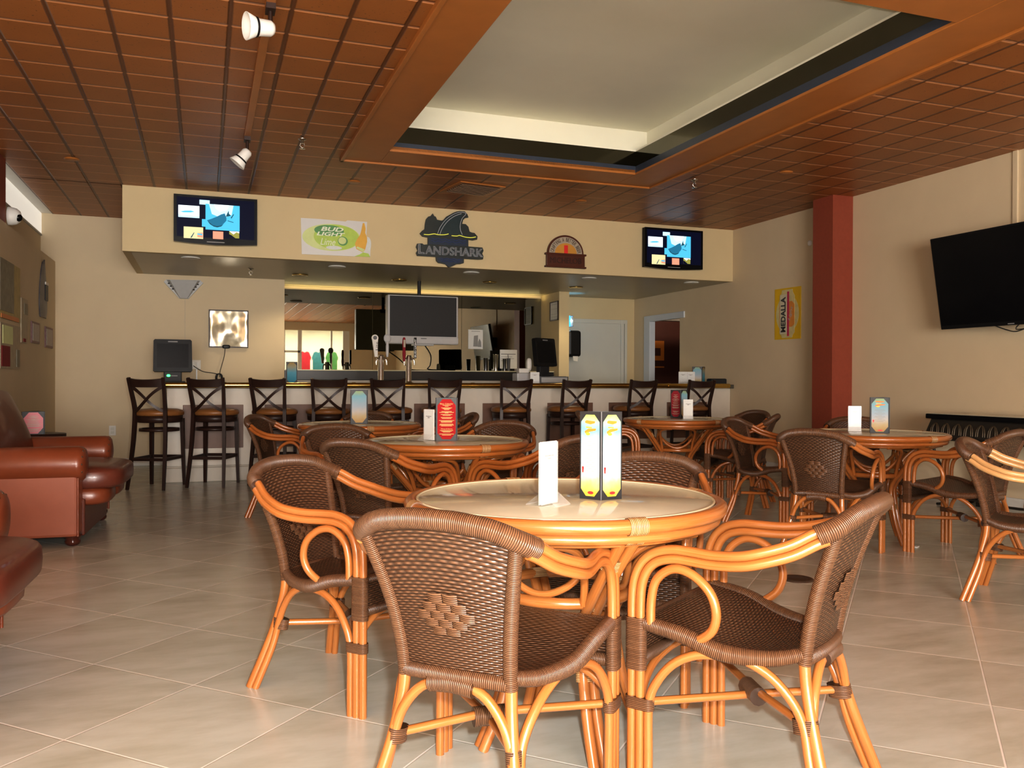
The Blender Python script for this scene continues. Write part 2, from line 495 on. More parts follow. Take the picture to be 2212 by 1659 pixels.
def text_mesh(txt, extrude=.02, bevel=0, outline=False, shear=0, bold=0):
    cu = bpy.data.curves.new('lettering', 'FONT'); cu.body = txt; cu.size = 1; cu.extrude = extrude
    cu.shear = shear; cu.offset = bold; cu.resolution_u = 3
    if outline: cu.fill_mode = 'NONE'; cu.bevel_depth = bevel; cu.extrude = 0; cu.bevel_resolution = 1
    ob = bpy.data.objects.new('lettering', cu); COL.objects.link(ob)
    dg = bpy.context.evaluated_depsgraph_get(); dg.update()
    me = bpy.data.meshes.new_from_object(ob.evaluated_get(dg))
    bpy.data.objects.remove(ob); bpy.data.curves.remove(cu)
    xs = [v.co.x for v in me.vertices]; ys = [v.co.y for v in me.vertices]
    return me, min(xs), max(xs), min(ys), max(ys)
def put_text(mb, txt, x0, x1, z0, z1, y, depth=.004, **k):
    """lettering standing in the x-z plane, read from -Y, fitted to the box"""
    me, a, b, c, d = text_mesh(txt, **k)
    sx = (x1-x0)/(b-a); sz = (z1-z0)/(d-c)
    Mx = Matrix(((sx, 0, 0, x0-a*sx), (0, 0, -depth*25, y), (0, sz, 0, z0-c*sz), (0, 0, 0, 1)))
    mb.mesh(me, Mx); bpy.data.meshes.remove(me)
def ellipse(cx, cz, rx, rz, n=40, a0=0, a1=2*PI, rot=0):
    out = []
    full = abs(a1-a0-2*PI) < 1e-6
    for k in range(n if full else n+1):
        a = a0+(a1-a0)*k/n; x = rx*math.cos(a); z = rz*math.sin(a)
        out.append((cx+x*math.cos(rot)-z*math.sin(rot), cz+x*math.sin(rot)+z*math.cos(rot)))
    return out

# ------------------------------------------------------------------ the setting
ZC = 3.137; XR = 6.67; YB = 11.8; YM = 12.54; ZS = 2.447; YS = 9.75
def sbox(name, mat, *spans, bevel=0):
    mb = MB()
    for a, b in spans: mb.span(a, b)
    return struct(mb.build(name, mat, bevel=bevel))
sbox('floor', 'floor_tile', ((-3.2, -6.2, -.1), (10.2, 15.6, 0)))
# drop ceiling around the recessed tray
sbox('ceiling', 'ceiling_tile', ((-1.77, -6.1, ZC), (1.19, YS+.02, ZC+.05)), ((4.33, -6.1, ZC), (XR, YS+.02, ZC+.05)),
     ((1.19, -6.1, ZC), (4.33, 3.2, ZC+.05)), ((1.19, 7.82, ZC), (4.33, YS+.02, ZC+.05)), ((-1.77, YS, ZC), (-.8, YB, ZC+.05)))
sbox('trim_1', 'brown_trim', ((1.19, 3.2, ZC-.02), (1.52, 7.82, ZC+.03)), ((3.94, 3.2, ZC-.02), (4.33, 7.82, ZC+.03)),
     ((1.52, 7.39, ZC-.02), (3.94, 7.82, ZC+.03)), ((1.52, 3.2, ZC-.02), (3.94, 3.63, ZC+.03)),
     ((1.155, 3.16, ZC-.035), (1.19, 7.86, ZC+.01)), ((4.33, 3.16, ZC-.035), (4.365, 7.86, ZC+.01)),
     ((1.155, 7.82, ZC-.035), (4.365, 7.86, ZC+.01)), ((1.155, 3.16, ZC-.035), (4.365, 3.2, ZC+.01)), bevel=.006)
def ring(z0, z1, t, o=0):
    a, b, c, d = 1.52-o, 3.94+o, 3.63-o, 7.39+o
    return [((a-t, c-t, z0), (a, d+t, z1)), ((b, c-t, z0), (b+t, d+t, z1)), ((a, d, z0), (b, d+t, z1)), ((a, c-t, z0), (b, c, z1))]
sbox('trim_2', 'navy_band', *ring(ZC, ZC+.062, .03))
sbox('trim_3', 'band_mirror', *ring(ZC+.062, ZC+.205, .03))
sbox('trim_4', 'cream_tray', *ring(ZC+.205, ZC+.22, .30), *ring(ZC+.22, 3.64, .05, .27))
sbox('ceiling_tray', 'cream_tray', ((1.2, 3.3, 3.63), (4.26, 7.72, 3.68)))
# right wall with a doorway behind the bar
sbox('wall_right', 'cream', ((XR, -6.1, 0), (XR+.07, 11.1, 3.7)), ((XR, 11.99, 0), (XR+.07, 12.75, 3.7)), ((XR, 11.1, 2.06), (XR+.07, 11.99, 3.7)))
sbox('trim_5', 'jamb_blue', ((XR, 11.98, 0), (XR+.08, 11.99, 2.05)), ((XR, 11.1, 2.05), (XR+.08, 11.99, 2.06)),
     ((XR-.025, 11.975, 0), (XR-.001, 12.16, 2.14)), ((XR-.025, 10.95, 2.045), (XR-.001, 11.975, 2.14)), bevel=.004)
sbox('baseboard_right', 'white_paint', ((XR-.018, -6, 0), (XR, 7.5, .1)), ((XR-.018, 7.83, 0), (XR, 9.79, .1)), bevel=.004)
# dark room past the doorway
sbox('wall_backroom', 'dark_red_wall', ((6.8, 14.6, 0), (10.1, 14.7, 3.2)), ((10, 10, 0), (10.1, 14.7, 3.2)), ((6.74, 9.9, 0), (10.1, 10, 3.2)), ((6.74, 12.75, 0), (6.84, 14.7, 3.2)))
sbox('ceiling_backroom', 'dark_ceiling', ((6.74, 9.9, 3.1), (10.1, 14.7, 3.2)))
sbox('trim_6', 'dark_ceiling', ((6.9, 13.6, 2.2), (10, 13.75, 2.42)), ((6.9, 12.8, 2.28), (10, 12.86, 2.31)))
# back wall, mirror bay, stub, corridor
sbox('wall_back', 'cream', ((-2.6, YB, 0), (1.005, YB+.9, 3.7)))
sbox('wall_mirror', 'cream_soffit', ((1.0, YM+.03, 0), (5.2, YM+.15, 3.7)))
sbox('wall_stub', 'cream_soffit', ((5.02, YB+.02, 0), (5.185, YM+.03, 2.6)))
sbox('wall_corridor', 'cream_soffit', ((5.1, 12.535, 0), (6.75, 12.65, 3.0)))
sbox('wall_soffit', 'cream_soffit', ((-.815, YS, ZS), (XR, YS+.08, ZC+.05)), ((-.815, YS+.08, ZS), (-.735, YB, ZC+.05)))
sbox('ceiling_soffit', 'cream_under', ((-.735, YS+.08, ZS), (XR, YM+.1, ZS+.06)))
sbox('column_right', 'column_red', ((6.40, 7.5, 0), (XR+.02, 7.82, ZC+.02)))
# left partition with a recessed white strip above it
sbox('wall_left', 'cream', ((-1.88, 7.0, 0), (-1.74, YB, 2.55)), ((-2.5, -6.1, 0), (-2.4, 7.1, 3.7)), ((-2.5, 7.0, 0), (-1.8, 7.1, 3.7)), ((-2.0, 7.0, 2.5), (-1.9, YB, 3.2)))
sbox('trim_7', 'white_glow', ((-1.905, 7.0, 2.88), (-1.89, YB, ZC)), bevel=.003)  # its lit look comes from the glow in the material
sbox('trim_8', 'grey_plastic', ((-1.9, 7.0, 2.86), (-1.885, YB, 2.882)))
sbox('ceiling_left', 'white_paint', ((-2.5, -6.1, ZC+.004), (-1.77, YB, ZC+.05)))
sbox('baseboard_back', 'white_paint', ((-1.74, YB-.018, 0), (-.45, YB, .1)), bevel=.004)
# the wall behind the camera, a storefront opening with frames
sbox('wall_rear', 'cream', ((-2.5, -6.2, 0), (2.6, -6.08, 3.7)), ((4.95, -6.2, 0), (XR+.1, -6.08, 3.7)), ((2.6, -6.2, 2.85), (4.95, -6.08, 3.7)))
sbox('window_1', 'white_bright', ((2.6, -6.16, 0), (2.68, -6.1, 2.85)), ((3.12, -6.16, 0), (3.26, -6.1, 2.85)), ((4.28, -6.16, 0), (4.34, -6.1, 2.85)),
     ((4.72, -6.16, 0), (4.95, -6.1, 2.85)), ((2.6, -6.16, 2.05), (3.2, -6.1, 2.12)))
sbox('wall_shop', 'cream_tray', ((1.6, -9.1, 0), (6, -9, 3.2)), ((1.5, -9.1, 0), (1.6, -6.2, 3.2)), ((6, -9.1, 0), (6.1, -6.2, 3.2)))
sbox('ceiling_shop', 'white_paint', ((1.5, -9.1, 3.1), (6.1, -6.2, 3.2)))
sbox('floor_shop', 'cream_tray', ((1.5, -9.1, -.1), (6.1, -6.2, -.002)))

# back-bar mirror in three panels
mb = MB(); 
for a, b in ((1.01, 2.33), (2.335, 3.7), (3.705, 5.015)): mb.span((a, YM, 1.24), (b, YM+.02, 2.40))
tag(mb.build('back_bar_mirror', 'mirror'), 'large grey mirror wall panels behind the bar counter', 'mirror')

# corridor door
d = struct(MB().span((5.30, 12.50, 0), (6.40, 12.54, 2.035)).build('door_1', 'greywhite_door', bevel=.003))
mb = MB().span((6.40, 12.48, 0), (6.46, 12.54, 2.10)).span((6.475, 12.49, 0), (6.52, 12.54, 2.10)).span((5.19, 12.485, 2.035), (6.52, 12.54, 2.10)).span((5.19, 12.485, 0), (5.30, 12.54, 2.1))
struct(mb.build('trim_9', 'greywhite_door', bevel=.004))
d = MB().lathe([(.03, 0), (.03, .02), (.012, .03), (.012, .05), (.03, .06), (.026, .085), (0, .09)], 14).build('door_knob', 'steel', d, (5.38, 12.50, 1.0))
d.rotation_euler = (PI/2, 0, 0)
# surface raceway down the right wall
tag(MB().span((XR-.02, 5.48, 2.3), (XR, 5.53, ZC)).build('cable_raceway', 'cream', bevel=.004), 'cream cable raceway running down the wall to the big television', 'raceway')
tag(MB().span((-1.74, 8.62, 2.55), (-1.80, 9.02, ZC)).build('post', 'column_red'), 'short red post standing on the left partition under the ceiling', 'post')
# dome camera on the post
t = thing('dome_camera', 'white dome security camera by the red post at the left', 'camera', (-1.735, 9.1, 2.63))
mb = MB(); mb.M = Matrix.Rotation(PI/2, 4, 'Y'); mb.lathe([(.06, -.005), (.085, 0), (.085, .03), (.075, .07), (.05, .1), (0, .115)], 24); mb.build('housing', 'white_bright', t)
mb = MB(); mb.M = Matrix.Translation((.085, -.03, -.015)) @ Matrix.Rotation(PI*.55, 4, 'Y'); mb.lathe([(.036, 0), (.034, .02), (.02, .035), (0, .04)], 16); mb.build('lens', 'black_gloss', t)

# ------------------------------------------------------------------ rattan armchairs
def xm(p, s): return (p[0]*s, p[1], p[2])
POST = [(.145, -.208, .385), (.150, -.222, .48), (.168, -.252, .60), (.205, -.311, .764)]
def post_at(t):
    # smooth point up the back post 0..1
    n = len(POST)-1; x = min(t*n, n-1e-6); i = int(x); f = x-i
    g = lambda k: V(POST[max(0, min(n, k))])
    p0, p1, p2, p3 = g(i-1), g(i), g(i+1), g(i+2)
    return .5*((2*p1)+(p2-p0)*f+(2*p0-5*p1+4*p2-p3)*f*f+(3*p1-p0-3*p2+p3)*f**3)
def back_pt(u, v):
    s = u*2-1; p = post_at(v); k = 1-s*s
    return V((p.x*s, p.y-k*(.022+.016*v), p.z+k*.032*v))
SIDE = [(.146, -.205, .41), (.190, -.13, .396), (.232, -.02, .402), (.252, .09, .436), (.258, .205, .452)]
def side_at(t):
    n = len(SIDE)-1; x = min(t*n, n-1e-6); i = int(x); f = x-i
    g = lambda k: V(SIDE[max(0, min(n, k))])
    p0, p1, p2, p3 = g(i-1), g(i), g(i+1), g(i+2)
    return .5*((2*p1)+(p2-p0)*f+(2*p0-5*p1+4*p2-p3)*f*f+(3*p1-p0-3*p2+p3)*f**3)
def seat_pt(u, v):
    p = side_at(v); s = u*2-1; k = 1-s*s
    return V((p.x*s, p.y - .018*k*(1-v), p.z+.008-.018*k*math.sin(PI*min(1, v*1.05))))
ARM = [(.224, -.276, .750), (.236, -.250, .737), (.260, -.20, .708), (.284, -.13, .684), (.287, -.08, .672), (.275, -.01, .664), (.264, .06, .664), (.262, .11, .663), (.262, .158, .651), (.263, .192, .627), (.263, .213, .595), (.263, .225, .555), (.263, .229, .505), (.263, .229, .455)]
def offset_path(pts, off):
    out = []
    P = [V(p) for p in pts]
    for i, p in enumerate(P):
        t = (P[min(i+1, len(P)-1)]-P[max(i-1, 0)]).normalized()
        side = V((1, 0, 0)); side = (side-t*side.dot(t)).normalized()
        nrm = t.cross(side)          # in the arm's plane, towards the inside of the bend
        out.append(p+nrm*off)
    return out
RP = .0135
def make_chair(cn, arm_cn=None, name='rattan_armchair'):
    arm_cn = arm_cn or cn
    t = empty(name)
    # seat
    MB().sheet(seat_pt, 36, 36, .5, .42, .008).build('seat', 'weave', t)
    mb = MB()
    for s in (-1, 1): mb.tube([xm(p, s) for p in SIDE], [.018, .021, .024, .022, .02], 10, sub=5)
    mb.tube([(-.146, -.207, .395), (-.08, -.226, .402), (0, -.232, .404), (.08, -.226, .402), (.146, -.207, .395)], .019, 10, sub=4)
    mb.tube([(-.255, .212, .450), (-.12, .222, .446), (0, .225, .444), (.12, .222, .446), (.255, .212, .450)], .014, 10, sub=4)
    mb.tube([(-.262, .212, .345), (0, .222, .338), (.262, .212, .345)], .018, 10, sub=5)
    mb.build('seat_frame', 'wrap', t)
    MB().sheet(lambda u, v: V(((u*2-1)*.255, .217+.008*(1-(u*2-1)**2), .34+.11*v)), 20, 6, .5, .11, .006).build('seat_apron', 'weave', t)
    # back
    MB().sheet(back_pt, 30, 40, .36, .42, .007).build('backrest', 'weave', t)
    mb = MB()
    k = 0
    for r, n in enumerate((2, 3, 4, 3, 2)):
        for c in range(n):
            u = .5+(c-(n-1)/2)*.122; v = .52+(r-2)*.052
            for side in (-1, 1):
                def f(a, b, u=u, v=v, side=side):
                    uu = u+(a-.5)*.115; vv = v+(b-.5)*.062
                    p = back_pt(uu, vv); nrm = (back_pt(uu+.01, vv)-back_pt(uu-.01, vv)).cross(back_pt(uu, vv+.01)-back_pt(uu, vv-.01)).normalized()
                    h = .0045+.006*math.sin(PI*a)*(.6+.4*math.sin(PI*b))
                    return p+nrm*(h if side < 0 else -h-.007)
                mb.sheet(f, 6, 4, .03, .024)
    mb.build('woven_motif', 'wrap', t)
    for s in (-1, 1):
        mb = MB()
        mb.tube([xm(p, s) for p in POST], [.0185, .0185, .018, .017], 12, sub=6)
        mb.build('back_post', 'wrap', t)
    c = [(-.230, -.262, .735), (-.207, -.303, .756), (-.15, -.335, .784), (-.075, -.350, .797), (0, -.354, .800), (.075, -.350, .797), (.15, -.335, .784), (.207, -.303, .756), (.230, -.262, .735)]
    MB().tube(c, [.0275, .0265, .0245, .0245, .0245, .0245, .0245, .0265, .0275], 14, sub=5, sq=1.0).build('top_rail', 'wrap', t)
    for s in (-1, 1):
        mb = MB()
        A = [xm(p, s) for p in ARM]
        mb.tube(A, RP, 10, sub=5)
        mb.tube([xm(p, s) for p in offset_path(ARM, .0255)], RP, 10, sub=5)
        mb.build('arm', arm_cn, t)
        L = [(.264, .172, .445), (.264, .170, .52), (.266, .153, .578), (.270, .105, .613), (.273, .05, .607), (.273, .0, .568), (.270, -.018, .515), (.262, -.005, .465), (.252, .035, .430), (.247, .06, .424)]
        MB().tube([xm(p, s) for p in L], RP*.95, 10, sub=5).build('arm_loop', cn, t)
    # front legs: two poles and a curved brace, bound with brown strands
    for s in (-1, 1):
        mb = MB()
        mb.tube([(s*.263, .229, .47), (s*.263, .229, 0)], RP, 10)
        mb.tube([(s*.263, .2035, .47), (s*.263, .2035, 0)], RP, 10)
        mb.tube([xm(p, s) for p in ((.226, -.015, .392), (.240, .05, .384), (.252, .11, .352), (.260, .155, .295), (.263, .177, .23), (.263, .178, .1), (.263, .178, 0))], RP*.95, 10, sub=4)
        lg = mb.build('leg', cn, t)
        def band(z0, z1, y0, y1, r=.0175, x=.263):
            b = MB(); n = 10; vs = []
            for k in range(n+1): a = -PI/2+PI*k/n; vs.append((math.sin(a)*r, y1+math.cos(a)*r))
            for k in range(n+1): a = PI/2+PI*k/n; vs.append((math.sin(a)*r, y0+math.cos(a)*r))
            N = len(vs); q = [(s*x+vx, vy, z) for z in (z0, z1) for vx, vy in vs]
            b.add(q, [(k, (k+1) % N, N+(k+1) % N, N+k) for k in range(N)], [((0, z0), (0, z0), (0, z1), (0, z1))]*N, True)
            b.add(q[:N], [tuple(range(N))[::-1]], None, False); b.add(q[N:], [tuple(range(N))], None, False)
            return b
        band(.322, .465, .203, .229).build('leg_wrap', 'wrap', lg)
        band(.215, .247, .180, .229).build('leg_wrap', 'wrap', lg)
        mb = MB()
        RL = [(.146, -.208, .41), (.149, -.213, .34), (.160, -.229, .26), (.180, -.256, .16), (.222, -.307, 0)]
        mb.tube([xm(p, s) for p in RL], RP*1.15, 10, sub=5)
        mb.tube([xm(p, s) for p in ((.222, -.03, .394), (.212, -.08, .385), (.196, -.14, .35), (.180, -.19, .29), (.174, -.216, .23), (.187, -.236, .14), (.224, -.279, 0))], RP*.95, 10, sub=4)
        lg = mb.build('leg', cn, t)
        MB().tube([(s*.164, -.220, .212), (s*.160, -.215, .248)], .034, 14, sq=.62, up=(1, 0, 0)).build('leg_wrap', 'wrap', lg)
    MB().tube([(-.165, -.235, .222), (-.140, -.232, .30), (-.09, -.229, .362), (-.03, -.229, .384), (.03, -.229, .384), (.09, -.229, .362), (.140, -.232, .30), (.165, -.235, .222)], RP*.95, 10, sub=5).build('back_arch', cn, t)
    MB().tube([(-.06, -.230, .380), (0, -.231, .386), (.06, -.230, .380)], .024, 12, sub=3).build('arch_wrap', 'wrap', t)
    MB().tube([(-.262, .20, .235), (-.235, .205, .275), (-.17, .208, .315), (-.08, .210, .330), (0, .210, .332), (.08, .210, .330), (.17, .208, .315), (.235, .205, .275), (.262, .20, .235)], RP*.85, 10, sub=4).build('front_arch', cn, t)
    for s in (-1, 1):
        MB().tube([(s*.258, .195, .232), (0, -.02, .232 + s*.009), (-s*.166, -.222, .232)], .0115, 10).build('stretcher', cn, t)
    MB().tube([(-.035, -.05, .232), (.0, -.02, .232), (.035, .01, .232)], .026, 12).build('stretcher_wrap', 'wrap', t)
    return t
GRP = 'rattan armchairs around the glass tables'
chairs = [
 # x, y, turn, cane, label
 (.528, 3.147, -2.389, 0, 'brown woven rattan armchair at the left of the nearest table, its seat facing the camera'),
 (.726, 2.143, -.776, 0, 'nearest rattan armchair, seen from behind with a woven diamond on its back'),
 (1.464, 2.064, .604, 0, 'rattan armchair at the right front of the nearest table, side on and facing left'),
 (1.506, 2.878, 2.4, 0, 'rattan armchair on the far side of the nearest table, behind its black menu'),
 (.95, 4.521, -.873, 1, 'dark woven armchair with its back turned, between the nearest table and the second table'),
 (.875, 5.36, -2.92, 1, 'dark woven armchair at the left rear of the second table, half hidden'),
 (1.844, 5.578, 2.421, 1, 'dark woven armchair at the right rear of the second table facing the camera'),
 (1.745, 4.53, .55, 1, 'armchair at the right front of the second table, partly hidden behind a white card'),
 (.688, 7.194, -2.062, 1, 'dark armchair at the left of the far table with the blue menu'),
 (1.31, 7.58, 2.75, 1, 'dark armchair behind the far table with the blue menu, only its top showing'),
 (1.93, 7.33, 1.5, 1, 'armchair at the right of the blue menu table, mostly hidden by the red menu'),
 (3.70, 7.34, -2.05, 1, 'dark armchair at the left of the far table before the bar, behind the tall menu'),
 (4.57, 6.60, .8, 1, 'dark armchair tucked into the front of the far right table before the bar'),
 (4.90, 7.2, 1.65, 1, 'dark armchair by the plain wall at the right end of the far table'),
 (4.22, 5.627, -2.6, 1, 'dark armchair facing right at the left of the table near the red column'),
 (3.85, 4.52, -1.052, 0, 'rattan armchair showing its motif back, at the table near the red column'),
 (4.95, 5.46, 2.55, 1, 'dark armchair behind the table near the red column, only its top rail showing'),
 (4.66, 4.247, .32, 0, 'rattan armchair right of the table near the red column, in front of the console'),
 (3.987, 3.148, -2.6, 2, 'pale armed rattan chair cut by the right edge of the photo'),
]
protos = {}
for x, y, rz, c, lb in chairs:
    if c not in protos: o = protos[c] = make_chair(('rattan', 'rattan_dark', 'rattan')[c], 'rattan_pale' if c == 2 else None)
    else: o = copy_tree(protos[c])
    o.location = (x, y, 0); o.rotation_euler = (0, 0, rz)
    tag(o, lb, 'armchair', GRP)
    if lb.startswith('nearest rattan'):      # this one has lost its right hand loop
        for ch in list(o.children):
            if ch.name.startswith('arm_loop') and sum(v.co.x for v in ch.data.vertices) > 0: bpy.data.objects.remove(ch)

# ------------------------------------------------------------------ round glass tables
def make_table(cn):
    t = empty('round_table'); R = .472
    MB().lathe([(0, .738), (R-.02, .738), (R-.012, .742), (R-.012, .751), (R-.016, .754), (0, .754)], 64).build('table_top', 'table_glass', t)
    MB().tube([((R-.014)*math.cos(a*PI/32), (R-.014)*math.sin(a*PI/32), .753) for a in range(64)], .0042, 6, closed=True).build('top_edging', 'glass_edge', t)
    C = lambda r, z, n=64: [(r*math.cos(2*PI*k/n), r*math.sin(2*PI*k/n), z) for k in range(n)]
    MB().tube(C(R+.006, .737), .021, 12, closed=True).tube(C(R-.008, .704), .0155, 10, closed=True).tube(C(R-.04, .688), .013, 8, closed=True).build('rim', cn, t)
    MB().tube(C(.205, .47), .0175, 10, closed=True).build('base_ring', cn, t)
    for k in range(4):
        a = k*PI/2; cs, sn = math.cos(a), math.sin(a)
        P = lambda r, q, z: (r*cs-q*sn, r*sn+q*cs, z)
        mb = MB()
        mb.tube([P(.44, .02, .70), P(.36, .018, .62), P(.25, .016, .50), P(.175, .016, .40), P(.175, .016, .30), P(.21, .016, .14), P(.27, .018, 0)], .0165, 10, sub=5)
        mb.tube([P(.44, -.02, .70), P(.36, -.018, .62), P(.25, -.016, .50), P(.175, -.016, .40), P(.175, -.016, .30), P(.21, -.016, .14), P(.27, -.018, 0)], .0165, 10, sub=5)
        lg = mb.build('leg', cn, t)
        for z0, z1, r, d in ((.60, .635, .348, .014), (.455, .485, .205, .006), (.235, .27, .178, -.003)):
            MB().tube([P(r-d, 0, z0), P(r+d, 0, z1)], .037, 12, sq=.56, up=(-cs, -sn, 0)).build('leg_wrap', 'wrap_pale', lg)
        for s in (-1, 1):
            MB().tube([P(.215, s*.03, .47), P(.25, s*.045, .56), P(.32, s*.10, .645), P(.35, s*.18, .675), P(.345, s*.26, .682)], .0125, 8, sub=5).build('brace', cn, t)
        MB().tube([P(.475, -.026, .737), P(.475, .026, .737)], .0245, 12).tube([P(.458, -.024, .704), P(.458, .024, .704)], .019, 10).build('rim_wrap', 'wrap_pale', t)
        MB().tube([(.225*cs, .225*sn, .60), (.20*math.cos(a+.35), .20*math.sin(a+.35), .52), (.19*math.cos(a+PI/4), .19*math.sin(a+PI/4), .49), (.20*math.cos(a+PI/2-.35), .20*math.sin(a+PI/2-.35), .52), (-.225*sn, .225*cs, .60)], .0115, 8, sub=5).build('lower_arc', cn, t)
    return t
TB = [(1.06, 2.45, 0, 'nearest round glass topped rattan table with the tall black menu stand'), (1.36, 4.93, .2, 'second round rattan table holding the red menu'),
      (1.19, 6.95, 0, 'far left round rattan table holding the pale blue menu'), (4.2, 7.05, .3, 'far round rattan table before the bar with the red and blue menu'),
      (4.44, 4.78, .1, 'round rattan table at the right near the red column')]
tp = {}
for i, (x, y, rz, lb) in enumerate(TB):
    c = 0 if i < 1 else 1
    if c in tp: o = copy_tree(tp[c])
    else: o = tp[c] = make_table('rattan' if c == 0 else 'rattan_dark')
    o.location = (x, y, 0); o.rotation_euler = (0, 0, rz); tag(o, lb, 'table', 'round rattan tables')
TT = .7545

# ------------------------------------------------------------------ bar stools
def make_stool():
    t = empty('bar_stool')
    MB().lathe([(0, .735), (.225, .735), (.238, .745), (.24, .768), (.228, .788), (.18, .802), (.09, .808), (0, .809)], 32).build('seat_cushion', 'tan_leather', t)
    MB().lathe([(.15, .665), (.205, .665), (.222, .672), (.226, .735), (.15, .735)], 32).build('seat_ring', 'espresso', t)
    for s in (-1, 1):
        mb = MB()
        path = [(s*.178, -.285, 1.122), (s*.172, -.245, 1.0), (s*.160, -.20, .84), (s*.158, -.19, .74), (s*.165, -.205, .5), (s*.176, -.24, .25), (s*.188, -.285, 0)]
        mb.tube(path, [.020, .022, .024, .025, .024, .022, .018], 4, sub=4, up=(s*.6, .8, 0)); lg = mb.build('leg', 'espresso', t)
        for p in lg.data.polygons: p.use_smooth = False
        mb = MB(); mb.tube([(s*.165, .165, .70), (s*.17, .175, .35), (s*.178, .19, 0)], [.027, .024, .019], 4, sub=2, up=(s*.6, .8, 0))
        lg = mb.build('leg', 'espresso', t)
        for p in lg.data.polygons: p.use_smooth = False
    # curved top rail
    def rail(u, v):
        s = u*2-1
        return V((s*.175, -.262-.022*v-.045*(1-s*s), 1.028+.085*v-.016*(1-s*s)*(1 if v > .5 else .2)))
    MB().sheet(rail, 14, 2, 1, 1, .02).build('top_rail', 'espresso', t)
    for s in (-1, 1):
        def cross(u, v, s=s):
            x = s*(-.165+.318*u); y = -.262+.075*u-.045*math.sin(PI*u)+.006*s; z = 1.03-.255*u+.018*math.sin(2*PI*u)*.6
            return V((x, y, z+(v-.5)*.034))
        MB().sheet(cross, 14, 1, 1, 1, .014).build('cross_brace', 'espresso', t)
    MB().lathe([(.165, .575), (.195, .575), (.195, .605), (.165, .605), (.165, .575)], 32).build('support_ring', 'espresso', t)
    for (a, b) in (((-.17, .178), (.17, .178)), ((-.172, -.232), (.172, -.232)), ((-.172, -.23), (-.17, .18)), ((.172, -.23), (.17, .18))):
        MB().bar((*a, .30), (*b, .30), .018, .03).build('stretcher', 'espresso', t)
    return t
SX = (-.55, .01, .615, 1.25, 1.885, 2.53, 3.385, 4.15, 5.04, 5.86)
SR = (-.42, -.36, -.36, -.1, -.34, -.12, -.12, .05, .05, -.02)
SL = ['leftmost dark bar stool, beside the end of the bar under the black terminal', 'second bar stool from the left, in front of a brown bar panel', 'third bar stool from the left, behind a dark rattan chair',
      'fourth bar stool from the left, just left of the pale blue menu', 'bar stool just right of the pale blue menu, in front of the left beer tap', 'bar stool directly behind the red menu',
      'bar stool in front of the white receipt printer', 'bar stool directly above the nearest tall menu', 'bar stool in front of the dark doorway, second from the right', 'rightmost bar stool, by the wall under the black menus on the bar']
st = make_stool()
for i, x in enumerate(SX):
    o = st if i == 0 else copy_tree(st)
    r = SR[i]
    # the back rail sits at y=9.2, the seat swings round it
    o.location = (x - .27*math.sin(r), 9.2+.27*math.cos(r)+.02, 0); o.rotation_euler = (0, 0, r)
    tag(o, SL[i], 'bar stool', 'bar stools lined up at the bar')

# ------------------------------------------------------------------ the bar
bar = thing('bar_counter', 'long white fronted bar counter with brown inset panels and a brass rail', 'bar', (0, 0, 0))
MB().span((-.38, 9.79, 0), (XR-.005, 9.9, 1.01)).span((-.38, 9.9, 0), (-.28, YB-.01, 1.01)).build('bar_front', 'bar_white', bar)
MB().span((-.395, 9.765, 0), (XR-.005, 9.79, .155)).span((-.395, 9.765, .155), (XR-.005, 9.785, .175)).build('plinth', 'bar_base', bar, bevel=.008)
MB().span((-.46, 9.70, 1.01), (XR-.005, 10.42, 1.062)).span((-.46, 10.42, 1.01), (.2, YB-.01, 1.062)).build('bar_top', 'bar_top', bar, bevel=.006)
MB().tube([(-.46, 9.685, 1.045), (XR-.09, 9.685, 1.045)], .03, 16).build('bar_rail', 'brass', bar)
for x in (.2, 1.59, 3.0, 4.4, 5.66):
    MB().tube([(x-.02, 9.685, 1.045), (x+.02, 9.685, 1.045)], .034, 16).build('rail_collar', 'brass', bar)
px = -.222
for k in range(8):
    x0 = -.222+k*.845; x1 = min(x0+.62, 6.3)
    MB().span((x0, 9.778, .36), (x1, 9.79, .83)).build('front_panel', 'bar_panel', bar, bevel=.003)
bb = thing('back_bar', 'dark back counter under the mirror behind the bar', 'counter', (0, 0, 0))
MB().span((1.02, 12.0, 1.10), (5.01, YM-.005, 1.235)).build('counter_slab', 'granite', bb, bevel=.006)
MB().span((1.02, 11.985, 1.232), (5.01, YM-.005, 1.245)).build('counter_lip', 'glass_edge', bb)  # pale yellow colour stands for the light on the ledge's top edge
MB().span((1.02, 12.05, 0), (5.01, YM-.005, 1.10)).build('cabinet', 'bar_white', bb)

